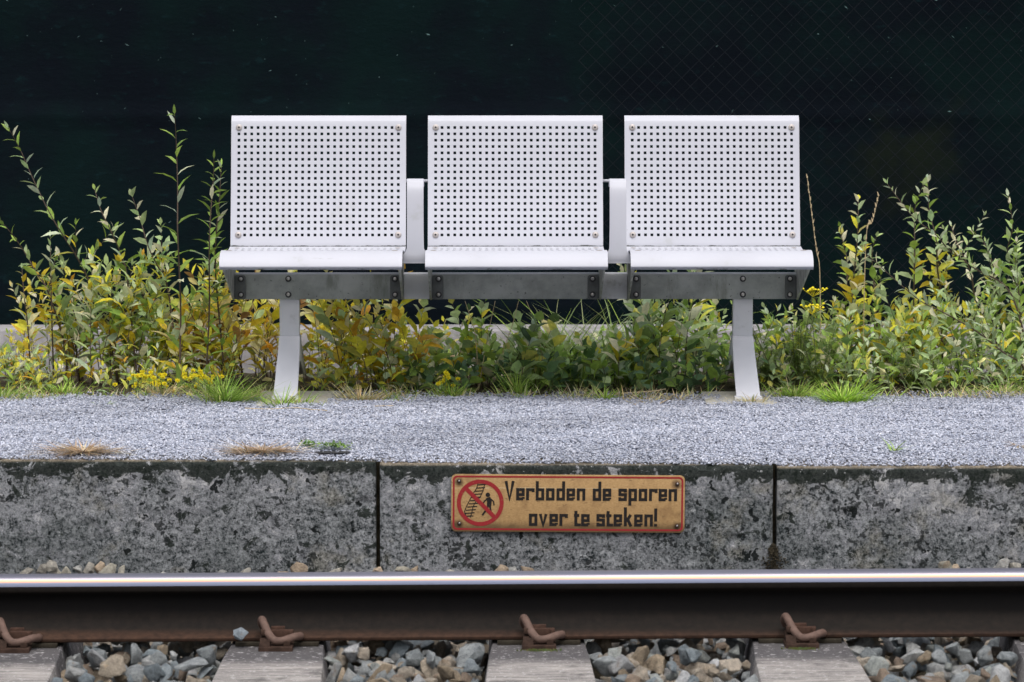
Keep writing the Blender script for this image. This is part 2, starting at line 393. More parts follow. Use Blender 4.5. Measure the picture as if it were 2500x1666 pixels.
for _ in range(420):
    a = random.gauss(0, .016); c = random.uniform(-.06, .035); w_ = max(0, 1 - abs(c + .01) / .05)
    p = Vector((q0.x + a * w_, -.002 - random.uniform(0, .012) * w_, q0.z + c)); m.tube([p, p + Vector((random.uniform(-.002, .002), -.004, random.uniform(-.001, .003)))], [.0022, .0006], 5, (.035, .06, .02))
tag(m.build('moss', M['soil']), 'dark moss cushion in the joint right of the sign', 'moss', None, 'stuff')
# dark moist joint filling behind the gaps
m = MB()
for x in (jx[0] - BL, jx[0], jx[1], jx[1] + BL): m.box(x - gap - .002, x + gap + .002, .07, .12, -.5, -.012)
tag(m.build('joint_soil', M['soil']), kind='structure')

# ------------------------------------------------------------------ grit chippings (real chips)
def chips(name, n, xf, yf, zf, smin, smax, cols, mat, kind='stuff', flat=.7, label=None, cat=None):
    x = xf(n); y = yf(n, x); keep = ~np.isnan(y); x = x[keep]; y = y[keep]; n = len(x)
    z = zf(x, y)
    b = np.array([(1, 0, 0), (-1, 0, 0), (0, 1, 0), (0, -1, 0), (0, 0, 1), (0, 0, -1)], float)
    q = rng.normal(size=(n, 4)); q /= np.linalg.norm(q, axis=1)[:, None]
    a, bb, c, d = q.T
    Rm = np.stack([np.stack([1 - 2 * (c * c + d * d), 2 * (bb * c - a * d), 2 * (bb * d + a * c)], -1),
                   np.stack([2 * (bb * c + a * d), 1 - 2 * (bb * bb + d * d), 2 * (c * d - a * bb)], -1),
                   np.stack([2 * (bb * d - a * c), 2 * (c * d + a * bb), 1 - 2 * (bb * bb + c * c)], -1)], -2)
    sz = rng.uniform(smin, smax, n)[:, None, None] * rng.uniform(.55, 1.25, (n, 1, 3))
    v = b[None] * sz * rng.uniform(.7, 1.2, (n, 6, 1)) + rng.normal(size=(n, 6, 3)) * sz.mean(axis=2, keepdims=True) * .18
    v = np.einsum('nij,nkj->nki', Rm, v); v[..., 2] *= flat
    v += np.stack([x, y, z], -1)[:, None, :]
    f = np.array([(0, 2, 4), (2, 1, 4), (1, 3, 4), (3, 0, 4), (2, 0, 5), (1, 2, 5), (3, 1, 5), (0, 3, 5)])
    faces = (np.arange(n)[:, None, None] * 6 + f[None]).reshape(-1)
    me = bpy.data.meshes.new(name); me.vertices.add(n * 6); me.vertices.foreach_set('co', v.reshape(-1).astype(np.float32))
    nf = n * 8; me.loops.add(nf * 3); me.loops.foreach_set('vertex_index', faces.astype(np.int32))
    me.polygons.add(nf); me.polygons.foreach_set('loop_start', np.arange(0, nf * 3, 3, dtype=np.int32))
    me.update(calc_edges=True); me.validate()
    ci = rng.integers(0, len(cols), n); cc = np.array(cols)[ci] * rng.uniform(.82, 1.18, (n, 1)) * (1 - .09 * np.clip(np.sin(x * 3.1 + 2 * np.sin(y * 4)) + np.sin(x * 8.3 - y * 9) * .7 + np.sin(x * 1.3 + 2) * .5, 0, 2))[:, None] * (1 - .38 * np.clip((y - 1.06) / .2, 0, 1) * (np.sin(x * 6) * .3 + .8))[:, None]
    ca = np.ones((n, 6, 4), np.float32); ca[..., :3] = cc[:, None, :]
    at = me.color_attributes.new('Col', 'FLOAT_COLOR', 'POINT'); at.data.foreach_set('color', ca.reshape(-1))
    o = finish(name, me, mat); return tag(o, label, cat, None, kind)
def edge_y(x):                     # ragged back limit of the grit
    a = np.array([noise.noise(Vector((float(t) * 2.2, .3, 0))) + .5 * noise.noise(Vector((float(t) * 7, 1.3, 0))) for t in np.round(x, 2)]) if False else \
        .5 * np.sin(x * 5.1 + 1) + .35 * np.sin(x * 13.7) + .25 * np.sin(x * 31)
    return 1.19 + .035 * a
padL = (G(628, 990).x, G(826, 990).x); padR = (G(1716, 975).x, G(1888, 975).x)
def gy(n, x):
    y = rng.uniform(.013, 1.36, n); e = edge_y(x) + rng.normal(size=n) * .02
    y[(y > e) & (rng.random(n) > np.exp(-(y - e) * 16) * .75)] = np.nan
    y[((x - G(812, 1104, 0).x) / .045) ** 2 + ((y - G(812, 1104, 0).y) / .022) ** 2 < 1] = np.nan
    onpad = ((x > padL[0] + .02) & (x < padL[1] - .03) & (y > 1.06)) | ((x > padR[0] + .05) & (x < padR[1] - .03) & (y > 1.10))
    y[onpad & (rng.random(n) > .04)] = np.nan
    return y
def gz(x, y):
    u = np.sin(x * 7 + 2 * np.sin(y * 5)) * np.sin(y * 9 + 1.3 * np.sin(x * 4)) * .004 + np.sin(x * 23 + y * 11) * np.sin(y * 31 - x * 9) * .0025
    rise = np.clip((y - .01) / .06, 0, 1) * .006
    zedge = np.interp(x, [jx[0] - BL, jx[0] - .01, jx[0] + .01, jx[1] - .01, jx[1] + .01, jx[1] + BL], [zt(1123, 20), zt(1128, 900), zt(1132, 940), zt(1137, 1870), zt(1141, 1910), zt(1139, 2490)])
    return zedge * np.clip(1 - y / .35, 0, 1) + rise + u * np.clip(y / .2, 0, 1) + rng.uniform(-.002, .005, len(x))
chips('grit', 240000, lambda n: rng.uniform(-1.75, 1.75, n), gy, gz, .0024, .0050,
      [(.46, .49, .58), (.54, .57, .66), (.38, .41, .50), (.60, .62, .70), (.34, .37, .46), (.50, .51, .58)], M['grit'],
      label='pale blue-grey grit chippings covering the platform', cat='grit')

# ------------------------------------------------------------------ ballast
def hull(nv=15, seed=0):
    r = random.Random(seed); bm = bmesh.new()
    sx, sy, sz = r.uniform(.75, 1.2), r.uniform(.6, 1), r.uniform(.5, .8)
    for _ in range(nv):
        v = Vector((r.gauss(0, 1), r.gauss(0, 1), r.gauss(0, 1))).normalized() * r.uniform(.85, 1.1)
        bm.verts.new((v.x * sx, v.y * sy, v.z * sz))
    bmesh.ops.convex_hull(bm, input=bm.verts[:])
    bmesh.ops.delete(bm, geom=[v for v in bm.verts if not v.link_faces], context='VERTS')
    bmesh.ops.bevel(bm, geom=bm.edges[:], offset=.035, segments=1, affect='EDGES', clamp_overlap=True)
    bmesh.ops.triangulate(bm, faces=bm.faces[:])
    bmesh.ops.subdivide_edges(bm, edges=[e for e in bm.edges if e.calc_length() > .25], cuts=2, use_grid_fill=True)
    for v in bm.verts: v.co += v.co.normalized() * (.07 * noise.noise(v.co * 2.3 + Vector((seed, 0, 0))) + .035 * noise.noise(v.co * 7 + Vector((seed, 0, 0))))
    bm.verts.index_update()
    vs = np.array([v.co[:] for v in bm.verts]); fs = [tuple(v.index for v in f.verts) for f in bm.faces]; bm.free(); return vs, fs
HULLS = [hull(random.randint(9, 15), k) for k in range(26)]
STC = [(.25, .27, .28), (.31, .32, .32), (.19, .21, .22), (.30, .245, .18), (.33, .29, .24), (.25, .27, .28), (.32, .33, .33), (.20, .23, .25), (.29, .25, .20), (.34, .30, .25), (.23, .18, .14), (.36, .37, .38), (.17, .20, .22), (.28, .30, .29)]
def add_stone(mb, loc, s, col=None):
    vs, fs = random.choice(HULLS)
    rm = np.array(Euler([random.uniform(0, 6.3) for _ in range(3)]).to_matrix()); flat = np.array([1, 1, .85])
    v = (vs @ rm.T) * s * flat + np.array(loc)
    c = col or random.choice(STC); k = random.uniform(.8, 1.2)
    mb.add(v.tolist(), fs, tuple(x * k for x in c))
slx = [P(p, 1578, -.9).x for p in (-601, 37, 675.5, 1314.5, 1952, 2590, 3228)]
mb = MB()
def free(x, y, mrg):
    return not any(abs(x - s) < .112 + mrg + max(0, -y - .9) * .03 for s in slx)
for layer, zoff, cnt in ((0, -.068, 1900), (1, -.038, 1500), (2, -.010, 820)):
    for _ in range(cnt):
        x = random.uniform(-1.75, 1.75); y = random.uniform(-1.62, -.06)
        s = random.choice((.017, .021, .026, .030, .034, .040)) * random.uniform(.9, 1.1)
        if layer and not free(x, y, s * .55): continue
        under = -.90 < y < -.75
        z = rz(x) + SL + zoff + random.uniform(-.008, .006)
        if under: z = min(z, rz(x) + SL - .022)
        if y > -.6:
            if layer == 2 and random.random() < .45: continue
            z += -.012 + .022 * noise.noise(Vector((x * 3.1, 2, 0)))
        add_stone(mb, (x, y, z), s)
# stones heaped against the platform wall, showing above the rail head
for px, py, s in ((60, 1390, .026), (105, 1383, .024), (92, 1392, .022), (128, 1374, .030), (140, 1386, .024), (165, 1386, .02), (188, 1384, .022),
                  (218, 1378, .030), (245, 1378, .028), (262, 1380, .028), (302, 1387, .026), (728, 1384, .030), (812, 1382, .028), (860, 1389, .020),
                  (540, 1392, .02), (600, 1392, .026), (920, 1393, .03), (985, 1386, .032), (1010, 1390, .024), (1250, 1388, .022), (1290, 1386, .026), (1820, 1388, .018),
                  (2310, 1378, .034), (2335, 1382, .024), (2445, 1378, .034), (2480, 1378, .028), (690, 1394, .02), (2362, 1390, .022), (1225, 1388, .03), (1100, 1394, .022), (400, 1396, .02), (1560, 1396, .02), (2050, 1394, .022), (2200, 1394, .024)):
    p = P(px, py + 6, -.16 - random.uniform(0, .06)); add_stone(mb, (p.x, p.y, p.z - .004), s * .92, random.choice([(.33, .31, .26), (.36, .34, .30), (.30, .30, .29), (.34, .27, .2)]))
tag(mb.build('ballast', M['stone'], smooth=32), 'grey and brown crushed stone ballast between the sleepers and behind the rail', 'ballast', None, 'stuff')
mb = MB(); p = P(587, 1550, RY - .100); vs_, fs_ = HULLS[3]; vs_ = vs_ / np.abs(vs_).max(axis=0) * np.array([.019, .017, .0175]); mb.add(vs_.tolist(), fs_, (.25, .29, .33)); random.seed(4)
o = mb.build('ballast_stone', M['stone'], smooth=32); o.location = (p.x, p.y, p.z)
tag(o, 'single blue-grey stone lying on the rail foot left of a spring clip', 'stone')

# ------------------------------------------------------------------ rail
def rail_profile():
    h = .148; hw = .036; fw = .070; wt = .0075
    half = [(0.0, 0.0), (.012, -.0004), (.022, -.0020), (.028, -.0045), (.0325, -.0090), (hw - .0008, -.0150), (hw, -.0230), (hw, -.0340), (hw - .003, -.0375),
            (.020, -.0450), (.0110, -.0520), (wt, -.0620), (wt, -.1000), (.0105, -.1120), (.020, -.1220), (.036, -.1290), (.055, -.1345), (.066, -.1375), (fw, -.1400), (fw, -h + .002), (fw - .002, -h)]
    return half
def add_rail():
    half = rail_profile(); prof = [(-a, z) for a, z in half[::-1]] + [(a, z) for a, z in half[1:]]
    xs = np.arange(-8, 8.01, .5)
    e = empty('rail', (rt.x, RY, RZ), 'long rusty rail with a shiny polished head on the sleepers', 'rail')
    n = len(prof); k0 = 20 - 7; k1 = 20 + 7            # polished part: from gauge side to field side of the head
    def strip(name, i0, i1, mat):
        m = MB(); w = i1 - i0 + 1
        for x in xs: m.v += [(x - rt.x, prof[i][0], prof[i][1] + RS * (x - rt.x)) for i in range(i0, i1 + 1)]
        for a in range(len(xs) - 1):
            for b in range(w - 1): m.f.append((a * w + b, (a + 1) * w + b, (a + 1) * w + b + 1, a * w + b + 1))
        me_o = m.build(name, mat, None, smooth=50); me_o.parent = e; return me_o
    strip('rail_head', k0 + 1, k1 - 1, M['railtop'])
    # body closed under the head
    body = prof[:k0 + 2] + prof[k1 - 1:]
    m = MB(); w = len(body)
    for x in xs: m.v += [(x - rt.x, q[0], q[1] + RS * (x - rt.x)) for q in body]
    for a in range(len(xs) - 1):
        for b in range(w):
            if b == k0 + 1: continue
            c = (b + 1) % w; m.f.append((a * w + b, (a + 1) * w + b, (a + 1) * w + c, a * w + c))
    m.build('rail_body', M['rail'], None, smooth=50).parent = e
add_rail()

# ------------------------------------------------------------------ sleepers and fastenings
SLAB = ['far left, mostly outside the frame', 'at the left edge of the picture', 'left of the middle, with the lone stone lying by its clip',
        'below the middle seat, with green moss at its clip', 'below the right leg of the bench', 'at the right edge of the picture', 'beyond the right edge of the picture']
def sleeper(x, label):
    t = rz(x) + SL; m = MB()
    rows = [(-1.70, .125), (-1.35, .121), (-1.05, .1145), (-.90, .1075), (-.70, .104), (-.35, .104)]; k = len(rows)
    for y, hw in rows: m.v += [(x - hw - .028, y, t - .17), (x - hw, y, t), (x + hw, y, t), (x + hw + .028, y, t - .17)]
    for i in range(k - 1):
        for j in range(3): a = i * 4 + j; m.f.append((a, a + 1, a + 5, a + 4)[::-1])
    m.f += [(0, 1, 2, 3), tuple(4 * (k - 1) + j for j in (3, 2, 1, 0))]
    return tag(m.build('concrete_sleeper', M['sleeper'], bevel=.004), 'worn grey concrete sleeper ' + label, 'sleeper', 'concrete sleepers under the rail')
for x, l in zip(slx, SLAB): sleeper(x, l)
def catmull(pts, n=6):
    pts = [Vector(p) for p in pts]; q = [pts[0] * 2 - pts[1]] + pts + [pts[-1] * 2 - pts[-2]]; out = []
    for i in range(1, len(q) - 2):
        for k in range(n):
            t = k / n; a, b, c, d = q[i - 1:i + 3]
            out.append(.5 * ((2 * b) + (c - a) * t + (2 * a - 5 * b + 4 * c - d) * t * t + (3 * b - a - 3 * c + d) * t ** 3))
    return out + [pts[-1]]
def fastening(label, proto=None):
    e = empty('rail_fastening', (0, RY, RZ), label, 'rail clip', 'spring clips fastening the rail')
    u = .1833e-3 * 1.0                                 # metres per enlarged photo pixel
    def q(zx, zy, y): return ((zx - 915) * u, y, -.148 - .0 + (1045 - zy) * u)   # zy 1045: underside of the rail
    m = MB(); fy = -.070
    path = catmull([q(760, 900, fy + .018), q(722, 820, fy + .006), q(736, 756, fy - .012), q(775, 815, fy - .030), q(830, 905, fy - .048), q(900, 972, fy - .056),
                    q(985, 985, fy - .054), q(1085, 965, fy - .046), q(1165, 950, fy - .034), q(1205, 970, fy - .014), q(1210, 985, fy + .012)], 6)
    rr = [.0092] * len(path); rr[0] = .004; rr[-1] = .006
    m.tube(path, rr, 14); m.build('spring_clip', M['clip'], None, smooth=60).parent = e
    m = MB(); m.box(-.0385, .040, fy - .075, fy - .0035, -.173, -.148)            # shoulder casting
    m.v += []; m.prism([(fy - .070, -.148), (fy - .060, -.133), (fy - .010, -.126), (fy - .004, -.148)], -.036, -.012)
    m.box(-.034, -.016, fy - .050, fy - .012, -.126, -.112); m.box(.018, .034, fy - .062, fy - .006, -.148, -.136)
    m.build('shoulder', M['shoulder'], None, bevel=.0022).parent = e
    m = MB(); m.box(-.012, .038, fy - .001, fy + .014, -.139, -.122); m.box(-.014, .018, fy + .016, fy + .028, -.134, -.1165)
    m.box(.028, .037, fy - .012, fy - .002, -.139, -.1215)
    m.build('insulator', M['insul'], None, bevel=.0015).parent = e
    m = MB(); m.box(-.095, .097, fy - .014, .078, -.1575, -.1485)
    m.build('rail_pad', M['rpad'], None, bevel=.0012).parent = e
    return e
proto = fastening('rusty spring clip at the left edge of the picture, half cut by the frame')
def place(e, x): e.location = (x, RY, rz(x))
place(proto, slx[1])
for x, l in ((slx[2], 'rusty spring clip right of the lone stone on the rail foot'), (slx[3], 'rusty spring clip over green moss, below the middle seat'),
             (slx[4], 'rusty spring clip below the right leg of the bench'), (slx[5], 'rusty spring clip just beyond the right edge of the picture')):
    c = proto.copy(); C.objects.link(c); c['label'] = l; place(c, x)
    for ch in list(proto.children):
        d = ch.copy(); C.objects.link(d); d.parent = c
# moss at two of the clips
for x, w_ in ((slx[3], .04), (slx[4], .032)):
    m = MB()
    for _ in range(160):
        a = random.gauss(0, w_ * .5); b = random.gauss(0, .006)
        s = random.uniform(.0012, .003); px_, py_, pz_ = x + a, RY - .152 + b, rz(x) + SL + .001
        m.tube([(px_, py_, pz_ - .002), (px_ + random.uniform(-1, 1) * s, py_ + random.uniform(-1, 1) * s, pz_ + s)], [s, s * .3], 5, (.10 * random.uniform(.6, 1.3), .12, .03))
    tag(m.build('moss', M['leaf']), 'green moss at the foot of a rail clip', 'moss', None, 'stuff')

# ------------------------------------------------------------------ sign
def build_sign():
    S = .3052e-3; c0 = P(1050 + 1132 / 3.361, 1120 + 369 / 3.361, -.012)
    e = empty('warning_sign', c0, 'yellowed metal sign with red rim reading Verboden de sporen over te steken', 'sign')
    e.rotation_euler = (0, R(.42), 0)
    X = lambda zx: (zx - 1132) * S; Z = lambda zy: (369 - zy) * S
    def rrect(x0, x1, z0, z1, r, n=8):
        out = []
        for cx, cz, a0 in ((x1 - r, z1 - r, 0), (x0 + r, z1 - r, 90), (x0 + r, z0 + r, 180), (x1 - r, z0 + r, 270)):
            for k in range(n + 1): a = R(a0 + 90 * k / n); out.append((cx + r * math.cos(a), cz + r * math.sin(a)))
        return out
    w2, h2 = 967 * S, 240 * S
    t = NT('sign_enamel'); f = t.noise(330, 4, .75, vec=t.scale(.5, 1, 1)); g = t.noise(22, 5, .65)
    col = t.mix(t.map(f, .3, .7), (.34, .20, .08), (.53, .345, .16))
    col = t.mix(t.map(g, .48, .66, 0, .6, True), col, (.26, .15, .065))
    col = t.mix(t.map(t.noise(90, 4, .8, vec=t.scale(.4, 1, 1.6)), .58, .67, 0, .8, True), col, (.13, .075, .035))
    zz = t.map(t.math('ADD', t.sep(2), t.map(g, .3, .7, -.010, .010)), -.040, -.068, 0, .8, True); col = t.mix(zz, col, (.10, .06, .03))
    sc = t.math('ABSOLUTE', t.math('SUBTRACT', t.math('ADD', t.sep(2), t.map(t.noise(9, 2), .3, .7, -.0012, .0012)), .0385))
    col = t.mix(t.math('MULTIPLY', t.map(sc, .0007, .0002), t.map(t.noise(25, 3), .4, .55)), col, (.75, .62, .42))
    for zx, zy in ((228, 188), (232, 541), (2035, 200), (2035, 552)):   # rust stains round the rivets
        dm = t.n('ShaderNodeVectorMath', operation='DISTANCE'); t.l(t.co, dm.inputs[0]); dm.inputs[1].default_value = (X(zx), 0, Z(zy + 8))
        col = t.mix(t.map(t.math('ADD', dm.outputs['Value'], t.map(g, .3, .7, -.006, .006)), .017, .005, 0, .8, True), col, (.075, .042, .022))
    SM = t.fin(col, .6, 0, t.bump(f, .15, .0008), .3)
    def ink(name, c, amt=.45):
        t = NT(name); f = t.map(t.noise(260, 4, .75), .56, .70, 0, amt, True)
        return t.fin(t.mix(f, c, (.28, .15, .07)), .65, 0, None, .2)
    red = ink('sign_red', (.30, .022, .028), .7); blk = ink('sign_black', (.016, .014, .014), .25)
    pl = MB(); pr = rrect(-w2, w2, -h2, h2, 42 * S); pl.prism([(a, b) for a, b in pr], 0, .003, 'y')
    pl.build('plate', SM, None, bevel=.0007).parent = e
    def ringmesh(outer, inner, y):
        n = len(outer); m = MB(); m.v = [(a, y, b) for a, b in outer] + [(a, y, b) for a, b in inner]
        m.f = [(i, (i + 1) % n, n + (i + 1) % n, n + i) for i in range(n)]; return m
    o_ = rrect(-w2 + 12 * S, w2 - 14 * S, -h2 + 14 * S, h2 - 12 * S, 36 * S); i_ = rrect(-w2 + 27 * S, w2 - 29 * S, -h2 + 29 * S, h2 - 27 * S, 25 * S)
    ringmesh(o_, i_, -.0004).build('rim_line', red, None).parent = e
    def circ(cx, cz, r, n=72): return [(cx + r * math.cos(2 * math.pi * k / n), cz + r * math.sin(2 * math.pi * k / n)) for k in range(n)]
    cx, cz = X(405), Z(367)
    rg = ringmesh(circ(cx, cz, 194 * S), circ(cx, cz, 161 * S), -.0008)
    a, b = 119 * S, 17 * S; d = .7071
    q = [(-a * d - b * d, a * d - b * d), (-a * d + b * d, a * d + b * d), (a * d + b * d, -a * d + b * d), (a * d - b * d, -a * d - b * d)]
    s_ = (161 * S + .4e-3) / (119 * S)
    q = [(cx + (-1) * (a * s_) * d + sx * b * d, cz + (a * s_) * d + sx * b * d) for sx in (-1, 1)] + [(cx + (a * s_) * d + sx * b * d, cz - (a * s_) * d + sx * b * d) for sx in (1, -1)]
    rg.add([(u, -.0009, v) for u, v in q], [(0, 1, 2, 3)])
    rg.build('prohibition_ring', red, None).parent = e
    def stroke(m, pts, wd, y, closed=False):
        pts = [Vector((X(p[0]), Z(p[1]))) for p in pts]; n = len(pts); hw = wd * S / 2; L = []; Rr = []
        for i in range(n):
            a = pts[i - 1] if (i > 0 or closed) else None; b = pts[(i + 1) % n] if (i < n - 1 or closed) else None
            d1 = (pts[i] - a).normalized() if a is not None else None; d2 = (b - pts[i]).normalized() if b is not None else None
            d1 = d1 or d2; d2 = d2 or d1; n1 = Vector((-d1.y, d1.x)); n2 = Vector((-d2.y, d2.x)); mt = (n1 + n2)
            if mt.length < 1e-6: mt = n1
            mt.normalize(); k = min(1 / max(mt.dot(n1), .35), 2.0)
            L.append(pts[i] + mt * hw * k); Rr.append(pts[i] - mt * hw * k)
        k = len(m.v); m.v += [(p.x, y, p.y) for p in L] + [(p.x, y, p.y) for p in Rr]
        for i in range(n if closed else n - 1): j = (i + 1) % n; m.f.append((k + i, k + j, k + n + j, k + n + i))
    GL = {'o': [([(11, 11), (57, 11), (57, 89), (11, 89)], 1)], 'e': [([(58, 11), (11, 11), (11, 89), (57, 89), (57, 46), (22, 46)], 0), ([(57, 11.5), (57, 27)], 0)],
          'r': [([(11, 0), (11, 89), (57, 89), (57, 68)], 0)], 'b': [([(11, 160), (11, 11), (57, 11), (57, 89), (22, 89)], 0)],
          'd': [([(57, 160), (57, 11), (11, 11), (11, 89), (46, 89)], 0)], 'n': [([(11, 0), (11, 89), (57, 89), (57, 0)], 0)],
          's': [([(57, 70), (57, 89), (11, 89), (11, 52), (57, 52), (57, 11), (11, 11), (11, 30)], 0)], 'p': [([(11, -40), (11, 89), (57, 89), (57, 11), (22, 11)], 0)],
          'v': [([(10, 100), (34, 6), (58, 100)], 0)], 'V': [([(10, 160), (40, 8), (70, 160)], 0)], 't': [([(18, 128), (18, 11), (47, 11), (47, 22)], 0), ([(2, 89), (46, 89)], 0)],
          'k': [([(11, 160), (11, 0)], 0), ([(20, 40), (55, 98)], 0), ([(32, 56), (58, 0)], 0)], '!': [([(11, 152), (11, 42)], 0), ([(11, 22), (11, 0)], 0)]}
    m = MB(); yy = -.0006
    L1 = list(zip('Verbodendesporen', (607, 703, 785, 865, 950, 1037, 1120, 1205, 1337, 1420, 1550, 1633, 1718, 1803, 1883, 1965)))
    L2 = list(zip('overtesteken!', (810, 893, 980, 1063, 1180, 1243, 1370, 1447, 1512, 1597, 1682, 1767, 1848)))
    for line, base in ((L1, 343), (L2, 557)):
        for ch, x0 in line:
            for pts, cl in GL[ch]:
                yy -= .000004; b = base + (0)
                stroke(m, [(x0 + a, b - h) for a, h in pts], 25, yy, bool(cl))
    m.build('lettering', blk, None).parent = e
    m = MB(); yy = -.0006    # pictogram: a track running up to the right and a walking man
    ra = [(290, 492), (275, 440), (290, 400), (320, 340), (345, 290), (372, 250), (385, 208)]; rb = [(322, 492), (335, 452), (345, 400), (372, 350), (405, 318), (425, 270), (440, 215)]
    stroke(m, ra, 7, yy); stroke(m, rb, 7, yy - .00001)
    for k in range(11):
        y0 = 480 - k * 26.5; f = k / 10; xm = 306 + f * 112
        yy -= .000012; stroke(m, [(xm - 44 + 8 * f, y0 + 3), (xm + 42 - 6 * f, y0 - 3)], 9, yy - .00002)
    yy -= .00003
    hd = circ(X(467), Z(300), 19 * S, 20); m.add([(a, yy, b) for a, b in hd], [tuple(range(20))])
    for pts, wd in (([(470, 322), (480, 350), (478, 395)], 38), ([(462, 335), (440, 352), (428, 376)], 11), ([(492, 335), (515, 356), (520, 388)], 11),
                    ([(472, 388), (462, 420), (440, 445), (422, 472)], 15), ([(484, 388), (490, 420), (494, 450)], 15)):
        yy -= .00001; stroke(m, pts, wd, yy)
    m.build('pictogram', blk, None).parent = e
    # four rivets in rusty spots
    for zx, zy in ((228, 188), (232, 541), (2035, 200), (2035, 552)):
        m = MB(); x, z = X(zx), Z(zy)
        m.tube([(x, -.0002, z), (x, -.0030, z), (x, -.0040, z)], [5.2e-3, 4.6e-3, 2.2e-3], 16)
        r = m.build('rivet', M['shoulder'], None, smooth=50); r.parent = e
        m = MB(); m.tube([(x + .0006, -.0040, z + .0012), (x + .0006, -.0050, z + .0012)], [2.4e-3, 1.2e-3], 10); h = m.build('pin', M['screw'], None, smooth=50); h.parent = r
build_sign()

# ------------------------------------------------------------------ bench
bx = [P(p, 560, BY).x for p in (777.0, 1258.5, 1740.5)]
SP = (bx[2] - bx[0]) / 2; bx = [bx[1] - SP, bx[1], bx[1] + SP]
WB = (P(1387 * 1.0625, 560, BY).x - P(984 * 1.0625, 560, BY).x)
z_bb = P(1250, 604, BY).z; z_bt = P(1250, 283, BY + .085).z
bench = empty('station_bench', (bx[1], BY, 0), 'white perforated metal three-seat bench on two legs, standing on the grit platform', 'bench')
def panel(name, W, prof, ss, rows, s_first, pitch_s, cols, pitch_x, hole, mat, skip, thick=.0025):
    # prof(s) -> (y, z); ss extra sample positions; square holes cut as real openings
    xs = {-W / 2, W / 2}; x_first = -(cols - 1) * pitch_x / 2
    for c in range(cols): xs |= {x_first + c * pitch_x - hole / 2, x_first + c * pitch_x + hole / 2}
    S = set(ss)
    for r in range(rows): S |= {s_first + r * pitch_s - hole / 2, s_first + r * pitch_s + hole / 2}
    xs = sorted(xs); S = sorted(S); nx = len(xs)
    holes = set()
    for r in range(rows):
        for c in range(cols):
            if (r, c) in skip: continue
            holes.add((round(s_first + r * pitch_s, 5), round(x_first + c * pitch_x, 5)))
    m = MB()
    for s in S:
        y, z = prof(s); m.v += [(x, y, z) for x in xs]
    for j in range(len(S) - 1):
        sm = (S[j] + S[j + 1]) / 2; rr = round((sm - s_first) / pitch_s); s_h = s_first + rr * pitch_s; inr = abs(sm - s_h) < hole / 2 and 0 <= rr < rows
        for i in range(nx - 1):
            if inr:
                xm = (xs[i] + xs[i + 1]) / 2; cc = round((xm - x_first) / pitch_x)
                if 0 <= cc < cols and abs(xm - (x_first + cc * pitch_x)) < hole / 2 and (rr, cc) not in skip: continue
            a = j * nx + i; m.f.append((a, a + 1, a + nx + 1, a + nx))
    me = bpy.data.meshes.new(name); me.from_pydata(m.v, [], m.f); me.update()
    tmp = bpy.data.objects.new('tmp', me); C.objects.link(tmp)
    md = tmp.modifiers.new('s', 'SOLIDIFY'); md.thickness = thick; md.offset = -1
    dg = bpy.context.evaluated_depsgraph_get(); me2 = bpy.data.meshes.new_from_object(tmp.evaluated_get(dg)); bpy.data.objects.remove(tmp)
    me2.shade_smooth(); me2.set_sharp_from_angle(angle=R(35)); me2.materials.clear(); me2.materials.append(mat); me2.name = name
    return me2
def arc_path(pts, n=8):   # polyline with smooth rounding -> arclength sampler
    P2 = [Vector((p[0], p[1])) for p in catmull([(a, b, 0) for a, b in pts], n)]
    cum = [0]
    for a, b in zip(P2, P2[1:]): cum.append(cum[-1] + (b - a).length)
    def f(s):
        s = min(max(s, 0), cum[-1])
        for i in range(len(cum) - 1):
            if s <= cum[i + 1]: t = (s - cum[i]) / max(1e-9, cum[i + 1] - cum[i]); q = P2[i].lerp(P2[i + 1], t); return q.x, q.y
        return P2[-1].x, P2[-1].y
    return f, cum
PX = WB / 27.42; HOLE = PX * .44
Hb = z_bt - z_bb
bf, bc = arc_path([(-.001, -.001), (0, .012), (.012, .06), (.045, Hb * .5), (.074, Hb - .035), (.084, Hb - .010), (.098, Hb)])
Lb = bc[-1]; Lr = Lb - .004
pit = (Lr - .012) / (17 + 1.95 + 1.55)
back_me = panel('backrest', WB, bf, list(bc), 18, Lr - .010 - pit * 1.6 - 17 * pit, pit, 26, PX, HOLE, M['white_back'], {(0, 0), (0, 25), (17, 0), (17, 25)})
# seat pan: y towards the camera is negative
ys_front = P(1250, 640, 1.0).y
z_sr = P(1250, 602, BY).z; z_sf = P(1250, 621, BY - .44).z; z_sl = P(1250, 657, BY - .47).z
sf, sc_ = arc_path([(-.007, z_sr - z_bb - .016), (-.011, z_sr - z_bb - .006), (-.024, z_sr - z_bb - .001), (-.06, z_sr - z_bb - .003), (-.18, z_sr - z_bb - .002), (-.36, z_sf - z_bb + .002), (-.425, z_sf - z_bb + .002), (-.458, z_sf - z_bb - .012),
                    (-.472, z_sf - z_bb - .030), (-.468, z_sl - z_bb + .004), (-.460, z_sl - z_bb - .001)])
seat_me = panel('seat', WB, sf, list(sc_), 20, .052, PX, 26, PX, HOLE, M['white_seat'], {(0, 0), (0, 25), (19, 0), (19, 25)})
def local(o, x, y=BY, z=z_bb):
    o.parent = bench; o.location = (x - bx[1], y - BY, z); return o
def bolt_mesh(r, h, mat_hex=True):
    m = MB(); m.tube([(0, 0, 0), (0, -h * .6, 0), (0, -h, 0)], [r, r, r * .72], 16); return m
scr = MB(); scr.tube([(0, 0, 0), (0, -.0022, 0), (0, -.0036, 0)], [.0092, .0088, .0050], 20); scr_me = scr.build('screw', M['screw'], None, smooth=50)
sk = MB(); sk.tube([(0, -.0030, 0), (0, -.0039, 0)], .0030, 10); sk_me = sk.build('socket', M['socket'], None)
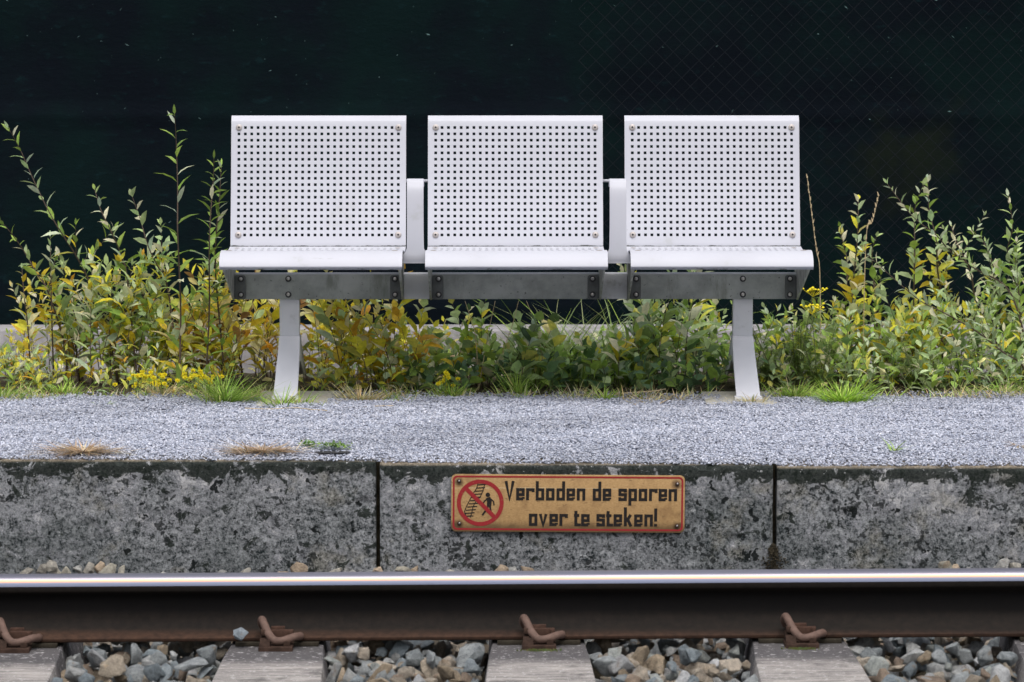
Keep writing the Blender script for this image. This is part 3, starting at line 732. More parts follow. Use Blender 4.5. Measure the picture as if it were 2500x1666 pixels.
wa = MB(); wa.tube([(0, 0, 0), (0, -.0016, 0)], .0090, 20); wa_me = wa.build('washer', M['washer'], None)
nb = MB(); nb.tube([(0, -.0016, 0), (0, -.0075, 0), (0, -.0095, 0)], [.0052, .0050, .003], 12); nb_me = nb.build('bolt_tip', M['bolt'], None, smooth=50)
for o in (scr_me, sk_me, wa_me, nb_me): C.objects.unlink(o)
def mkobj(name, me, parent, loc, rx=0):
    o = bpy.data.objects.new(name, me); C.objects.link(o); o.parent = parent; o.location = loc; o.rotation_euler = (rx, 0, 0); return o
yb_f = BY - .022; yB0, yB1 = yb_f, yb_f + .055          # beam front/back
zB1 = P(1250, 670.2, yB0).z; zB0 = P(1250, 731, yB0).z
xB0 = P(569, 700, yB0).x; xB1 = P(1947.5, 700, yB0).x
for k, X0 in enumerate(bx):
    ob = bpy.data.objects.new('backrest', back_me); C.objects.link(ob); local(ob, X0)
    for sgn in (-1, 1):
        for r in (0, 17):
            s = Lr - .010 - pit * 1.6 - 17 * pit + r * pit; y, z = bf(s); y2, z2 = bf(s + .01); ang = math.atan2(y2 - y, z2 - z)
            b = mkobj('screw', scr_me.data, ob, (sgn * 12.5 * PX, y - .0005, z), -ang)
            mkobj('socket', sk_me.data, b, (0, 0, 0))
    os_ = bpy.data.objects.new('seat', seat_me); C.objects.link(os_); local(os_, X0)
    for sgn in (-1, 1):
        for r in (0, 19):
            y, z = sf(.052 + r * PX); mkobj('screw', scr_me.data, os_, (sgn * 12.5 * PX, y, z + .0005), -R(90))
    # side brackets, one each side: a side plate running from the seat front to the beam, and a bolted tab
    for sgn in (-1, 1):
        hx = .2405 if sgn < 0 else .2405
        xs0 = X0 + sgn * hx
        m = MB(); yo = BY
        prof = [(BY - .455, z_sl + .008), (BY - .445, z_sl - .004), (yB0 - .004, zB0 - .002), (yB0 + .004, zB0 - .002), (BY + .055, zB0 + .01), (BY + .05, z_bb + .08), (BY + .032, z_bb + .08), (BY + .016, z_bb - .012), (BY - .20, z_bb - .014), (BY - .41, z_sf - .014)]
        prof = [(a - BY, b - z_bb) for a, b in prof]
        m.prism(prof, -sgn * .0, sgn * .005)
        br = m.build('bracket', M['bracket_side'], None, bevel=.0008); local(br, xs0)
        t0, t1 = sorted((0 - sgn * .0005, -sgn * .0335))
        m = MB(); hh = (zB1 - zB0) / 2 - .001; zc = (zB0 + zB1) / 2 - .001
        # rounded tab
        r_ = .007; pr = []
        for cx_, cz_, a0 in ((t1 - r_, hh - r_, 0), (t0 + r_, hh - r_, 90), (t0 + r_, -hh + r_, 180), (t1 - r_, -hh + r_, 270)):
            for q in range(6): a = R(a0 + 90 * q / 5); pr.append((cx_ + r_ * math.cos(a), cz_ + r_ * math.sin(a)))
        m.prism(pr, -.0065, -.0005, 'y'); tb = m.build('tab', M['bracket'], None, bevel=.0012); tb.parent = br
        tb.location = (0, yB0 - BY, zc - z_bb)
        for pz in (681, 719.5):
            zz = P(1250, pz, yB0).z
            wv = mkobj('bolt', wa_me.data, bench, (xs0 - bx[1] - sgn * .0195, yB0 - BY - .0065, zz)); mkobj('bolt_tip', nb_me.data, wv, (0, 0, .0008))
m = MB(); m.box(xB0 - bx[1], xB1 - bx[1], yB0 - BY, yB1 - BY, zB0, zB1)
beam = m.build('beam', M['beam'], None, bevel=.003); beam.parent = bench
m = MB(); m.box(xB0 - bx[1] + .002, xB1 - bx[1] - .002, yB0 - BY + .0035, yB1 - BY - .0035, zB1 - .001, zB1 + .0012)
m.build('beam_lit_top', M['white'], None).parent = bench  # white slab on the grey beam, its lit top edge put into colour
for px in (704, 1707 * 1.0625):
    for pz in (681, 719.5):
        p = P(px, pz, yB0); wv = mkobj('bolt', wa_me.data, bench, (p.x - bx[1], yB0 - BY, p.z)); mkobj('bolt_tip', nb_me.data, wv, (0, 0, .0008))
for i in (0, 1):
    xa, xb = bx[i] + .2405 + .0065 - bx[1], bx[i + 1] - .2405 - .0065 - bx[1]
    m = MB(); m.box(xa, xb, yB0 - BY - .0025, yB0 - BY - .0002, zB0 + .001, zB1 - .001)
    m.build('beam_gap_plate', M['cover'], None, bevel=.0006).parent = bench  # added plate, brighter in colour where no seat overhangs the beam
# legs
def leg(px):
    xc = P(px, 740, yB0 + .008).x; hw = .0285; ym = (yB0 + yB1) / 2
    zk = P(px, 821, yB0 + .006).z
    e = MB(); yf0 = yB0 + .008; yr0 = yB1 - .004
    e.box(-hw, hw, yf0 - BY, yr0 - BY, zk, zB0 - .0005)
    up = e.build('leg', M['white_leg_lit'], None, bevel=.0025); up.parent = bench; up.location = (xc - bx[1], 0, 0)
    zf = .020; yff = G(px, 968, zf).y; yrf = yr0 + (yf0 - yff) + .02
    # front and rear splayed shank as a bent plate with webs, arch between
    m = MB(); hb = .0325; N = 12; fr = []
    for i in range(N + 1):
        t = i / N; s = t ** 1.25; y = yf0 - .004 + (yff - yf0 + .004) * s; z = zk + (zf - zk) * t; h = hw + .0015 + (hb - hw) * t
        fr.append((y - BY, z, h))
    rear = [(2 * (ym - BY) - y + .006, z, h) for y, z, h in fr]
    def sweep(lst, th, sgn):
        k = len(m.v); n = len(lst)
        for y, z, h in lst: m.v += [(-h, y, z), (h, y, z), (h, y + th * sgn, z), (-h, y + th * sgn, z)]
        for i in range(n - 1):
            for j in range(4): a = k + 4 * i; m.f.append((a + j, a + (j + 1) % 4, a + 4 + (j + 1) % 4, a + 4 + j))
        m.f += [(k, k + 1, k + 2, k + 3), tuple(k + 4 * (n - 1) + j for j in (3, 2, 1, 0))]
    sweep(fr, .006, 1); sweep(rear, .006, -1)
    # side webs: solid in the upper half, arch below
    for sx in (-1, 1):
        k = len(m.v); n = N + 1; ai = 6
        inner = []
        for i in range(n):
            t = i / N; y, z, h = fr[i]; yr_, _, _ = rear[i]
            half = (yr_ - y) / 2 - .003; op = 0 if i <= ai else half * min(.80, math.sqrt((i - ai) / (N - ai)) * .80)
            cxm = (yr_ + y) / 2; x = sx * (h - .003)
            inner.append((x, y + .005, cxm - op, cxm + op, yr_ - .005, z))
        for th in (0, 1):
            for x, a, b, c, d, z in inner:
                xx = x - sx * .004 * th; m.v += [(xx, a, z), (xx, b, z), (xx, c, z), (xx, d, z)]
        off = 4 * n
        for i in range(n - 1):
            for j in (0, 2):
                a = k + 4 * i + j; m.f.append((a, a + 1, a + 5, a + 4)); a += off; m.f.append((a, a + 4, a + 5, a + 1))
            for j in (1, 2):
                a = k + 4 * i + j; m.f.append((a, a + 4, a + 4 + off, a + off))
    ft = m.build('splayed_foot', M['white_leg_lit'], None, bevel=.0012); ft.parent = up
    m = MB(); m.box(-hb - .006, hb + .006, yff - BY - .004, yff - BY + .022, .011, zf - .0003)
    m.build('foot_plate', M['white_leg_lit'], None, bevel=.001).parent = up
leg(706.5); leg(1814)
# armrests: one looped flat bar between neighbouring seats
def armrest(pxc):
    Ya = BY - .30; w2 = .0232
    xc = P(pxc, 520, Ya).x; zt_ = P(pxc, 437, Ya + .03).z; zb_ = P(pxc, 643, Ya).z; zfl = P(pxc, 622, Ya).z
    side = catmull([(0, Ya - BY + .004, zb_), (0, Ya - BY, zfl), (0, Ya - BY - .002, zfl + .08), (0, Ya - BY + .003, zt_ - .045), (0, Ya - BY + .014, zt_ - .014), (0, Ya - BY + .034, zt_), (0, Ya - BY + .085, zt_ - .010), (0, Ya - BY + .105, zt_ - .024)], 8)
    m = MB(); n = len(side)
    for i, p in enumerate(side):
        t = (side[min(i + 1, n - 1)] - side[max(i - 1, 0)]).normalized(); nr = Vector((0, t.z, -t.y)) * .005
        fl = max(0, min(1, (zfl + .020 - p.z) / .020)) if i < 20 else 0; ww = w2 + .010 * fl * fl + .0006 * max(0, .1 - (p.z - zb_)) * 20
        for a, b in ((-ww, p), (ww, p), (ww, p + nr), (-ww, p + nr)): m.v.append((a, b.y, b.z))
    for i in range(n - 1):
        for j in range(4): m.f.append((4 * i + j, 4 * i + (j + 1) % 4, 4 * i + 4 + (j + 1) % 4, 4 * i + 4 + j))
    m.f += [(0, 1, 2, 3), tuple(4 * (n - 1) + j for j in (3, 2, 1, 0))]
    a = m.build('armrest', M['white'], None, bevel=.0012); a.parent = bench; a.location = (xc - bx[1], 0, 0)
    m = MB(); m.box(-.036, .036, Ya - BY + .0035, Ya - BY + .010, zb_ - .001, zb_ + .022); 
    m.box(-.030, .030, Ya - BY + .012, -.05, zb_ + .004, zb_ + .010)
    m.build('mounting_plate', M['white'], None, bevel=.001).parent = a
    zr = P(pxc, 445, BY + .02).z
    m = MB(); m.tube([(-.036, .078, zr), (.040, .078, zr)], .0042, 10); m.build('rod', M['white'], None, smooth=50).parent = a
armrest(1013.8); armrest(1508.8)
# concrete pads under the legs
for (a, b), l, yr in ((padL, 'pale concrete pad under the left leg of the bench', (1.02, 1.36)), (padR, 'pale concrete pad under the right leg of the bench', (1.06, 1.34))):
    m = MB(); m.box(a, b, yr[0], yr[1], -.08, .0105); tag(m.build('concrete_pad', M['pad'], bevel=.004), l, 'concrete pad', 'concrete pads under the bench legs')
    # far part for the rear foot
# ------------------------------------------------------------------ fence and plinth
PY_ = 2.55; zp1 = P(1250, 806, PY_).z; zp0 = P(1250, 905, PY_).z
pm = MB(); pm.box(-5, 5, PY_, PY_ + .18, zp0 - .15, zp1)
tag(pm.build('concrete_plinth', M['plinth'], bevel=.008), 'long pale concrete plinth running below the dark screened fence', 'plinth')
FY = PY_ + .26
fence = empty('screened_fence', (0, FY, zp0), 'tall fence hung with near-black screen cloth behind the plants', 'fence')
def clothmesh():
    nx, nz = 260, 70; m = MB()
    for j in range(nz):
        for i in range(nx):
            x = -5 + 10 * i / (nx - 1); z = -.25 + 1.55 * j / (nz - 1)
            y = .012 * noise.noise(Vector((x * 1.2, z * .8, 0))) + .006 * noise.noise(Vector((x * 5, z * 5, 2))) + .004 * math.sin(z * 9 + noise.noise(Vector((x * .6, 0, 5))) * 3)
            if abs((z + .2) % .62 - .31) < .02: y -= .006
            m.v.append((x, y, z))
    m.f = [(j * nx + i, j * nx + i + 1, (j + 1) * nx + i + 1, (j + 1) * nx + i) for j in range(nz - 1) for i in range(nx - 1)]
    o = m.build('screen_cloth', M['screen'], None, smooth=80); o.parent = fence; o.location = (0, 0, -zp0 + 0)
    return o
cloth = clothmesh()
m = MB(); y0 = -.035
for k in range(0, 100):
    x = -.6 + k * .055
    for s in (1, -1):
        a, b = (x - .72 * s, -.2), (x + .72 * s, 1.24)
        lim = .28; ta = (lim - a[0]) / (b[0] - a[0])
        if s > 0 and ta > 0: a = (lim, a[1] + ta * 1.44)
        if s < 0 and 0 < ta < 1: b = (lim, a[1] + ta * 1.44)
        if (s > 0 and ta >= 1) or (s < 0 and ta <= 0): continue
        m.tube([(a[0], y0 + s * .0012, a[1]), (b[0], y0 + s * .0012, b[1])], .0009, 4, cap=False)
mm = m.build('chain_link_mesh', M['wire'], None); mm.parent = fence; mm.location = (0, 0, -zp0)
for x in (-4.2, -2.1, 0.0, 2.1, 4.2):
    m = MB(); m.tube([(x, .05, -.2), (x, .05, 1.33)], .022, 12); q = m.build('post', M['post'], None, smooth=50); q.parent = fence; q.location = (0, 0, -zp0)
m = MB()
for _ in range(110):
    p = P(random.uniform(0, 2500), random.choice((random.uniform(0, 300), random.uniform(0, 560))), FY - .045)
    s = random.uniform(.0007, .0017); l = random.choice((1, 1, 1, 2.5, 5)); an = random.uniform(-1.2, 1.2) * (1 if l > 1 else 1)
    dx, dz = math.cos(an) * s * l, math.sin(an) * s * l
    m.add([(p.x - dx, -.045, p.z - dz), (p.x, -.046, p.z - s), (p.x + dx, -.045, p.z + dz), (p.x, -.044, p.z + s)], [(0, 1, 2, 3)])
fk = m.build('lint_flecks', M['fleck'], None); fk.parent = fence; fk.location = (0, 0, -zp0); fk['kind'] = 'stuff'

# ------------------------------------------------------------------ plants
def vary(c, k=.42): f = 1.5 * random.uniform(1 - k, 1 + k); return (min(.85, c[0] * f * random.uniform(.93, 1.07)), min(.8, c[1] * f), min(.6, c[2] * f * random.uniform(.85, 1.15)))
GR = (.22, .32, .07); GD = (.08, .14, .055); SI = (.46, .55, .38); SG = (.31, .40, .20); YE = (.68, .52, .045); YG = (.48, .49, .10); OR = (.60, .33, .04); PY = (.68, .60, .28); BR = (.30, .17, .07); TN = (.62, .49, .29)
def pal(*ws):
    cs = [a for a, _ in ws]; w = [b for _, b in ws]
    return lambda t=0: vary(random.choices(cs, w)[0])
def leaf(m, p, d, n, L, W, col, bend=.25, fold=.25, shape=0):
    if L > .03: W *= 1.2
    d = d.normalized(); sd = d.cross(n)
    if sd.length < 1e-3: sd = d.cross(Vector((1, 0, 0)))
    sd.normalize(); n = sd.cross(d).normalized()
    ts = (.30, .65) if not shape else (.38, .72); ws = (.46, .40) if not shape else (.50, .36)
    v = [p]
    for t, w_ in zip(ts, ws):
        c = p + d * L * t - n * bend * L * t * t
        v += [c - sd * W * w_ + n * fold * W * .5, c, c + sd * W * w_ + n * fold * W * .5]
    v.append(p + d * L * .98 - n * bend * L)
    m.add(v, [(0, 2, 1), (0, 3, 2), (1, 2, 5, 4), (2, 3, 6, 5), (4, 5, 7), (5, 6, 7)], col)
def shoot(ms, ml, pts, r, L, W, gapl, pf, start=.0, ang=(35, 70), shape=0, bend=(.1, .45), taper=True, endscale=.55):
    pts = catmull(pts, 5) if len(pts) > 2 else [Vector(p) for p in pts]
    n = len(pts); ms.tube(pts, [r * (1 - .75 * i / (n - 1)) for i in range(n)], 5)
    cum = [0]
    for a, b in zip(pts, pts[1:]): cum.append(cum[-1] + (b - a).length)
    T = cum[-1]; s = T * start; az = random.uniform(0, 6.3); i = 0
    while s < T:
        while i < n - 2 and cum[i + 1] < s: i += 1
        t = (s - cum[i]) / max(1e-6, cum[i + 1] - cum[i]); p = pts[i].lerp(pts[i + 1], t); tg = (pts[i + 1] - pts[i]).normalized()
        u = tg.cross(Vector((0, 1, .01))).normalized(); v = tg.cross(u); rad = u * math.cos(az) + v * math.sin(az) * .75; rad.normalize()
        f = s / T; a = R(random.uniform(*ang)) * (1 - .35 * f); d = tg * math.cos(a) + rad * math.sin(a)
        k = random.uniform(.75, 1.15) * (1 - (1 - endscale) * max(0, (f - .6) / .4))
        nrm = (tg * math.sin(a) - rad * math.cos(a)); nrm = (nrm + Vector((random.uniform(-.5, .5), random.uniform(-.5, .5), random.uniform(-.3, .3)))).normalized()
        leaf(ml, p, d, nrm, L * k, W * k, pf(f), random.uniform(*bend), .3, shape)
        az += 2.4 + random.uniform(-.4, .4); s += gapl * random.uniform(.7, 1.3) * (1 - .3 * f)
    leaf(ml, pts[-1], (pts[-1] - pts[-2]), Vector((0, -1, .3)), L * endscale * .8, W * endscale, pf(1), .1, .3, shape)
def plant(name, label, cat, group, base, fn, stem='stem'):
    e = empty(name, base, label, cat, group); ms, ml = MB(), MB(); fn(ms, ml)
    for mb_, nm, mt in ((ms, 'stem', M[stem]), (ml, 'leaves', M['leaf'])):
        if mb_.v:
            o = mb_.build(nm, mt, None, smooth=60 if nm == 'leaves' else None); o.parent = e; o.matrix_parent_inverse = Matrix.Translation(base).inverted()
    return e
def zl(zx, zy): return zx * .4785, 250 + zy * .4785      # enlarged left crop -> photo pixels
def zr_(zx, zy): return 1900 + zx * .3827, 400 + zy * .3827
def gz_at(Y): return soilz(0, Y)
def tallplant(label, pxs, Y, L, W, gp, pf, r=.0035, name='willow_shoot', side=0, **kw):
    pts = [P(x, y, Y) for x, y in pxs][::-1]
    b = Vector((pts[0].x, Y, soilz(pts[0].x, Y)));
    if pts[0].z > b.z + .01: pts = [b] + pts
    for i, p in enumerate(pts): p.y += .03 * math.sin(i * 1.7 + pts[0].x * 9)
    def fn(ms, ml):
        shoot(ms, ml, pts, r, L, W, gp, pf, **kw)
        for _ in range(side):
            i = random.randint(1, max(1, len(pts) - 4)); p = pts[i].lerp(pts[i - 1], random.random()); d = Vector((random.uniform(-1, 1), random.uniform(-.5, .5), random.uniform(.7, 1.6))).normalized(); l = random.uniform(.06, .15)
            shoot(ms, ml, [p, p + d * l * .5, p + d * l + Vector((0, 0, .02))], r * .4, L * .75, W * .85, gp * .8, pf)
    plant(name, label, 'plant', 'tall shoots behind the bench', b, fn)
gs = pal((GR, 4), (SI, 3), (SG, 3)); ge = pal((GR, 5), (SI, 2), ((.16, .24, .05), 3)); sv = pal((SI, 5), (SG, 5), (GR, 1)); yl = pal((YE, 4), (PY, 2), (YG, 3), (OR, 1), (SG, 1))
def grad(lo, hi, m=.5): return lambda t=0: (hi if t > m + random.uniform(-.15, .15) else lo)(t)
tallplant('tall willow shoot leaning left, the highest at the left edge', [zl(45, 130), zl(95, 240), zl(180, 420), zl(280, 600), zl(380, 770), zl(450, 920), zl(540, 1120), zl(600, 1380)], 1.75, .066, .016, .026, grad(pal((SI, 2), (YG, 2), (YE, 2), (GR, 2)), gs, .45), side=5)
tallplant('willow shoot entering from the left edge below the highest one', [zl(-10, 580), zl(60, 670), zl(120, 770), zl(190, 880), zl(250, 960), zl(330, 1250)], 1.8, .052, .014, .024, grad(yl, gs, .5), side=3)
tallplant('slender willow shoot with a curled pale tip, mid left', [zl(480, 450), zl(520, 550), zl(580, 680), zl(620, 800), zl(650, 920), zl(700, 1380)], 1.7, .062, .018, .025, grad(yl, gs, .45), side=3)
tallplant('shoot with round oval grey-green leaves leaning left', [zl(670, 485), zl(715, 600), zl(760, 730), zl(800, 830), zl(850, 950), zl(905, 1330)], 1.65, .062, .026, .027, grad(yl, sv, .35), shape=1, side=3)
tallplant('tallest upright dark-stemmed shoot with arching green leaves', [zl(893, 60), zl(895, 200), zl(905, 450), zl(910, 650), zl(915, 850), zl(918, 1100), zl(915, 1430)], 1.5, .080, .015, .034, ge, side=0, bend=(.25, .6))
tallplant('dense upright shoot just left of the left backrest', [zl(1090, 290), zl(1085, 400), zl(1075, 600), zl(1070, 800), zl(1065, 1050), zl(1050, 1400)], 1.5, .066, .014, .018, ge, side=1, bend=(.25, .6))
tallplant('second dense shoot partly behind the left backrest', [zl(1125, 330), zl(1120, 500), zl(1105, 700), zl(1100, 900), zl(1140, 1380)], 1.55, .060, .012, .018, ge, side=1)
tallplant('thin seed-topped stem at the left with yellow leaves low down', [zl(250, 690), zl(262, 850), zl(268, 1050), zl(268, 1350)], 1.8, .05, .016, .024, grad(yl, sv, .6))
tallplant('short pale stem near the left edge with small yellow leaves', [zl(108, 850), zl(128, 980), zl(145, 1150), zl(150, 1400)], 1.8, .045, .016, .022, yl, side=3)
tallplant('yellow-leaved stem rising at an angle at the left', [zl(185, 840), zl(235, 950), zl(310, 1080), zl(380, 1180), zl(400, 1380)], 1.85, .055, .02, .018, pal((YE, 5), (OR, 2), (SI, 1)), side=3)
tallplant('upright pale shoot with yellow lower leaves right of the bench', [zr_(515, 235), zr_(505, 330), zr_(500, 500), zr_(490, 700), zr_(470, 900), zr_(430, 1380)], 1.75, .060, .024, .020, pal((SI, 3), (YE, 3), (PY, 2), (SG, 3)), shape=1, side=3)
tallplant('long shoot leaning far left over the right-hand shrubs', [zr_(700, 130), zr_(850, 330), zr_(1000, 450), zr_(1110, 570), zr_(1270, 680), zr_(1480, 830), zr_(1620, 1350)], 1.7, .050, .015, .020, sv, side=5)
tallplant('second long shoot leaning left, lower at the right', [zr_(545, 560), zr_(700, 700), zr_(900, 870), zr_(1050, 950), zr_(1250, 1060), zr_(1420, 1190), zr_(1560, 1290)], 1.5, .058, .014, .019, pal((SI, 5), (SG, 3)), side=4)
tallplant('upright broad-leaved shoot, tallest at the right', [zr_(930, 130), zr_(880, 280), zr_(866, 500), zr_(862, 700), zr_(870, 1000), zr_(900, 1380)], 1.8, .058, .023, .021, grad(pal((YE, 4), (YG, 3), (SI, 2)), gs, .55), shape=1, side=5)
tallplant('upright shoot with yellow middle leaves beside the tallest at the right', [zr_(960, 120), zr_(965, 300), zr_(1000, 480), zr_(1015, 660), zr_(1040, 850), zr_(1050, 1380)], 1.85, .058, .023, .020, grad(pal((YE, 5), (PY, 2), (YG, 3)), gs, .6), shape=1, side=5)
tallplant('bushy shoot at the right edge of the picture', [zr_(1460, 205), zr_(1490, 400), zr_(1470, 560), zr_(1500, 720), zr_(1530, 850), zr_(1540, 1380)], 1.75, .058, .019, .020, gs, side=5)
tallplant('grey-green shoot between the tallest at the right and the right edge', [zr_(1110, 400), zr_(1140, 520), zr_(1190, 620), zr_(1250, 800), zr_(1290, 1380)], 1.9, .048, .014, .020, sv, side=4)
tallplant('leafy shoot with rounded pale leaves left of the right-edge shoot', [zr_(1240, 430), zr_(1310, 500), zr_(1360, 640), zr_(1390, 800), zr_(1400, 1380)], 1.85, .045, .019, .018, gs, shape=1, side=4)
tallplant('shoot with fresh green leaves right of the pale yellowing one', [zr_(620, 460), zr_(600, 560), zr_(610, 700), zr_(620, 900), zr_(640, 1380)], 1.85, .048, .018, .018, gs, shape=1, side=3)
tallplant('small shoot beside the right end of the right seat', [zr_(390, 400), zr_(420, 520), zr_(440, 620), zr_(430, 800), zr_(400, 1380)], 1.9, .05, .02, .015, pal((GR, 3), (YG, 2), (SI, 2)), shape=1, side=3)
for lab, pts in (('thin dry grass stalk standing right of the right backrest', [zr_(185, 90), zr_(215, 330), zr_(245, 560), zr_(265, 700), zr_(272, 1350)]),
                 ('thin dry stalk behind the pale yellowing shoot', [zr_(640, 205), zr_(600, 370), zr_(560, 480), zr_(540, 1300)]),
                 ('bent dry grass stalk below the middle seat, leaning left', [(1285, 735), (1310, 800), (1325, 880), (1335, 955)]),
                 ('straight dry grass stalk below the middle seat, leaning right', [(1209, 735), (1195, 800), (1182, 870), (1168, 955)]),
                 ('dry forked stalk below the middle seat', [(1266, 735), (1252, 790), (1225, 870), (1210, 955)]),
                 ('dry stalk below the left part of the middle seat', [(1135, 735), (1150, 780), (1162, 830), (1168, 955)])):
    Yp = 1.6 if pts[0][1] > 700 else 1.75
    q = [P(x, y, Yp) for x, y in pts][::-1]; b = Vector((q[0].x, Yp, soilz(q[0].x, Yp))); q = catmull([b] + q if q[0].z > b.z + .01 else q, 5)
    m = MB(); n = len(q); m.tube([p - b for p in q], [.0016 * (1 - .5 * i / n) for i in range(n)], 5)
    if pts[0][1] < 700:
        for i in range(n - 12, n): p = q[i] - b; m.tube([p, p + Vector((random.uniform(-.004, .004), 0, .012))], [.0026, .0008], 5)
    o = m.build('grass_stalk', M['straw']); o.location = b; tag(o, lab, 'grass stalk', 'dry grass stalks behind the bench')

# leafy clumps, left to right
def clump(label, px, top, Y, n, L, W, pf, spread=42, shape=1, gp=.016, cat='shrub', stem='stem', r=.0017, lean=.42, minh=.45):
    X0 = P(px, 900, Y).x; z0 = soilz(X0, Y); zt2 = P(px, top, Y).z; base = Vector((X0, Y, z0))
    def fn(ms, ml):
        for k in range(int(n * .95)):
            x = X0 + random.uniform(-1, 1) * spread / 740; y = Y + random.uniform(-.10, .16); h = (zt2 - z0) * random.uniform(minh, 1.0)
            dx = random.uniform(-lean, lean) * h; p0 = Vector((x, y, soilz(x, y) - .005)); p2 = p0 + Vector((dx, random.uniform(-.1, .1) * h, h)); p1 = p0.lerp(p2, .5) + Vector((-dx * .2, 0, .0))
            kk = random.uniform(.85, 1.45)
            shoot(ms, ml, [p0, p1, p2], r, L * kk, W * kk * random.uniform(.85, 1.15), gp * (.6 + .6 * kk), pf, start=random.uniform(.06, .38), shape=shape)
    plant('leafy_shrub' if cat == 'shrub' else 'weed', label, cat, 'leafy plants along the back of the platform', base, fn, stem)
Y1 = pal((YE, 5), (PY, 2.5), (YG, 2.5), (OR, 1.6), (SG, 1.5), (SI, 1.5)); Y2 = pal((YG, 2.5), (YE, 3), (GR, 2), (SG, 2.5), (SI, 2), (PY, 1), (OR, .6)); G1 = pal((GR, 4), (SG, 4), (GD, 1.5), (SI, 2), (YG, 1.5), (PY, .4)); G2 = pal((GR, 3.5), (SG, 3), (SI, 2.5), (YE, 1.4), (YG, 1), (GD, 1)); S1 = pal((SI, 4), (SG, 4), (GR, 2), (YE, 1)); T1 = pal((TN, 3), (YE, 4), (PY, 2.5), (BR, 1), (OR, 1.4), (YG, 1.8), (SG, .6)); DG = pal((GD, 4), (.0 and GR or GR, 2), ((.10, .17, .09), 4), (SG, 2))
for a in (
    ('low grey-green shrub at the left edge of the picture', 20, 800, 1.8, 6, .05, .016, S1, 45, 0),
    ('yellow and green shrub before the plinth at the far left', 110, 660, 1.95, 8, .055, .018, Y1, 42, 0),
    ('silvery shrub below the seed-topped stem', 205, 610, 1.75, 12, .060, .017, S1, 42, 0),
    ('silver and yellow shrub between the leaning shoot and the oval-leaved one', 290, 590, 1.75, 13, .060, .018, Y2, 40, 0),
    ('grey-green shrub left of the tallest dark-stemmed shoot', 365, 575, 1.7, 13, .060, .020, G2, 36, 0),
    ('yellow shrub at the foot of the tallest dark-stemmed shoot', 425, 640, 1.65, 12, .060, .019, Y1, 36, 0),
    ('ochre shrub at the foot of the dense shoots by the left seat', 500, 640, 1.65, 12, .060, .019, T1, 36, 0),
    ('ochre shrub behind the left end of the beam', 575, 650, 1.75, 10, .06, .02, T1, 36, 0),
    ('dry golden shrub just left of the left leg', 640, 650, 1.95, 10, .06, .02, T1, 34, 0),
    ('yellow-green shrub just right of the left leg', 765, 645, 1.9, 10, .055, .022, Y1, 34, 1),
    ('yellow-leaved shrub with dark stems below the left seat', 840, 655, 1.6, 11, .055, .022, Y1, 36, 1),
    ('bright yellow shrub below the right half of the left seat', 920, 660, 1.55, 10, .055, .024, Y1, 36, 1),
    ('yellow and green shrub below the first armrest', 995, 715, 1.6, 10, .055, .026, Y2, 34, 1),
    ('rounded green shrub below the left part of the middle seat', 1075, 780, 1.65, 8, .055, .030, G2, 38, 1),
    ('green shrub with large leaves below the middle seat', 1160, 720, 1.7, 9, .06, .032, G2, 38, 1),
    ('low dark green shrub below the centre of the middle seat', 1235, 785, 1.6, 9, .055, .034, G1, 40, 1),
    ('low green shrub right of the dry stalks', 1310, 775, 1.55, 10, .055, .034, G1, 38, 1),
    ('pale green shrub below the right part of the middle seat', 1385, 790, 1.7, 9, .055, .028, G1, 38, 1),
    ('olive green shrub below the second armrest', 1470, 770, 1.65, 10, .055, .028, G2, 38, 1),
    ('grey-green shrub below the left part of the right seat', 1560, 670, 1.65, 11, .062, .020, G1, 38, 0),
    ('silvery green shrub below the middle of the right seat', 1640, 650, 1.7, 12, .064, .020, S1, 38, 0),
    ('dense green shrub just left of the right leg', 1725, 655, 1.95, 12, .06, .022, G1, 38, 0),
    ('loose green weeds just right of the right leg', 1862, 745, 1.8, 9, .05, .016, G2, 34, 0),
    ('loose green weeds below the right end of the beam', 1955, 730, 1.85, 9, .05, .016, G1, 38, 0),
    ('green and yellow shrub right of the tansy', 2035, 730, 1.7, 12, .055, .020, G2, 42, 1),
    ('silver and yellow shrub below the shoot with yellow middle leaves', 2115, 720, 1.75, 13, .055, .020, Y2, 42, 1),
    ('bushy green shrub below the tallest shoot at the right', 2200, 700, 1.75, 13, .055, .019, G2, 44, 1),
    ('yellow-spotted shrub below the long leaning shoots', 2285, 700, 1.8, 13, .055, .020, Y2, 44, 1),
    ('grey-green bush left of the right edge', 2370, 680, 1.75, 14, .055, .018, S1, 44, 0),
    ('tall grey-green bush at the right edge', 2460, 650, 1.7, 14, .055, .018, G2, 44, 0)):
    clump(a[0], a[1], a[2], a[3], a[4], a[5], a[6], a[7], a[8], a[9])
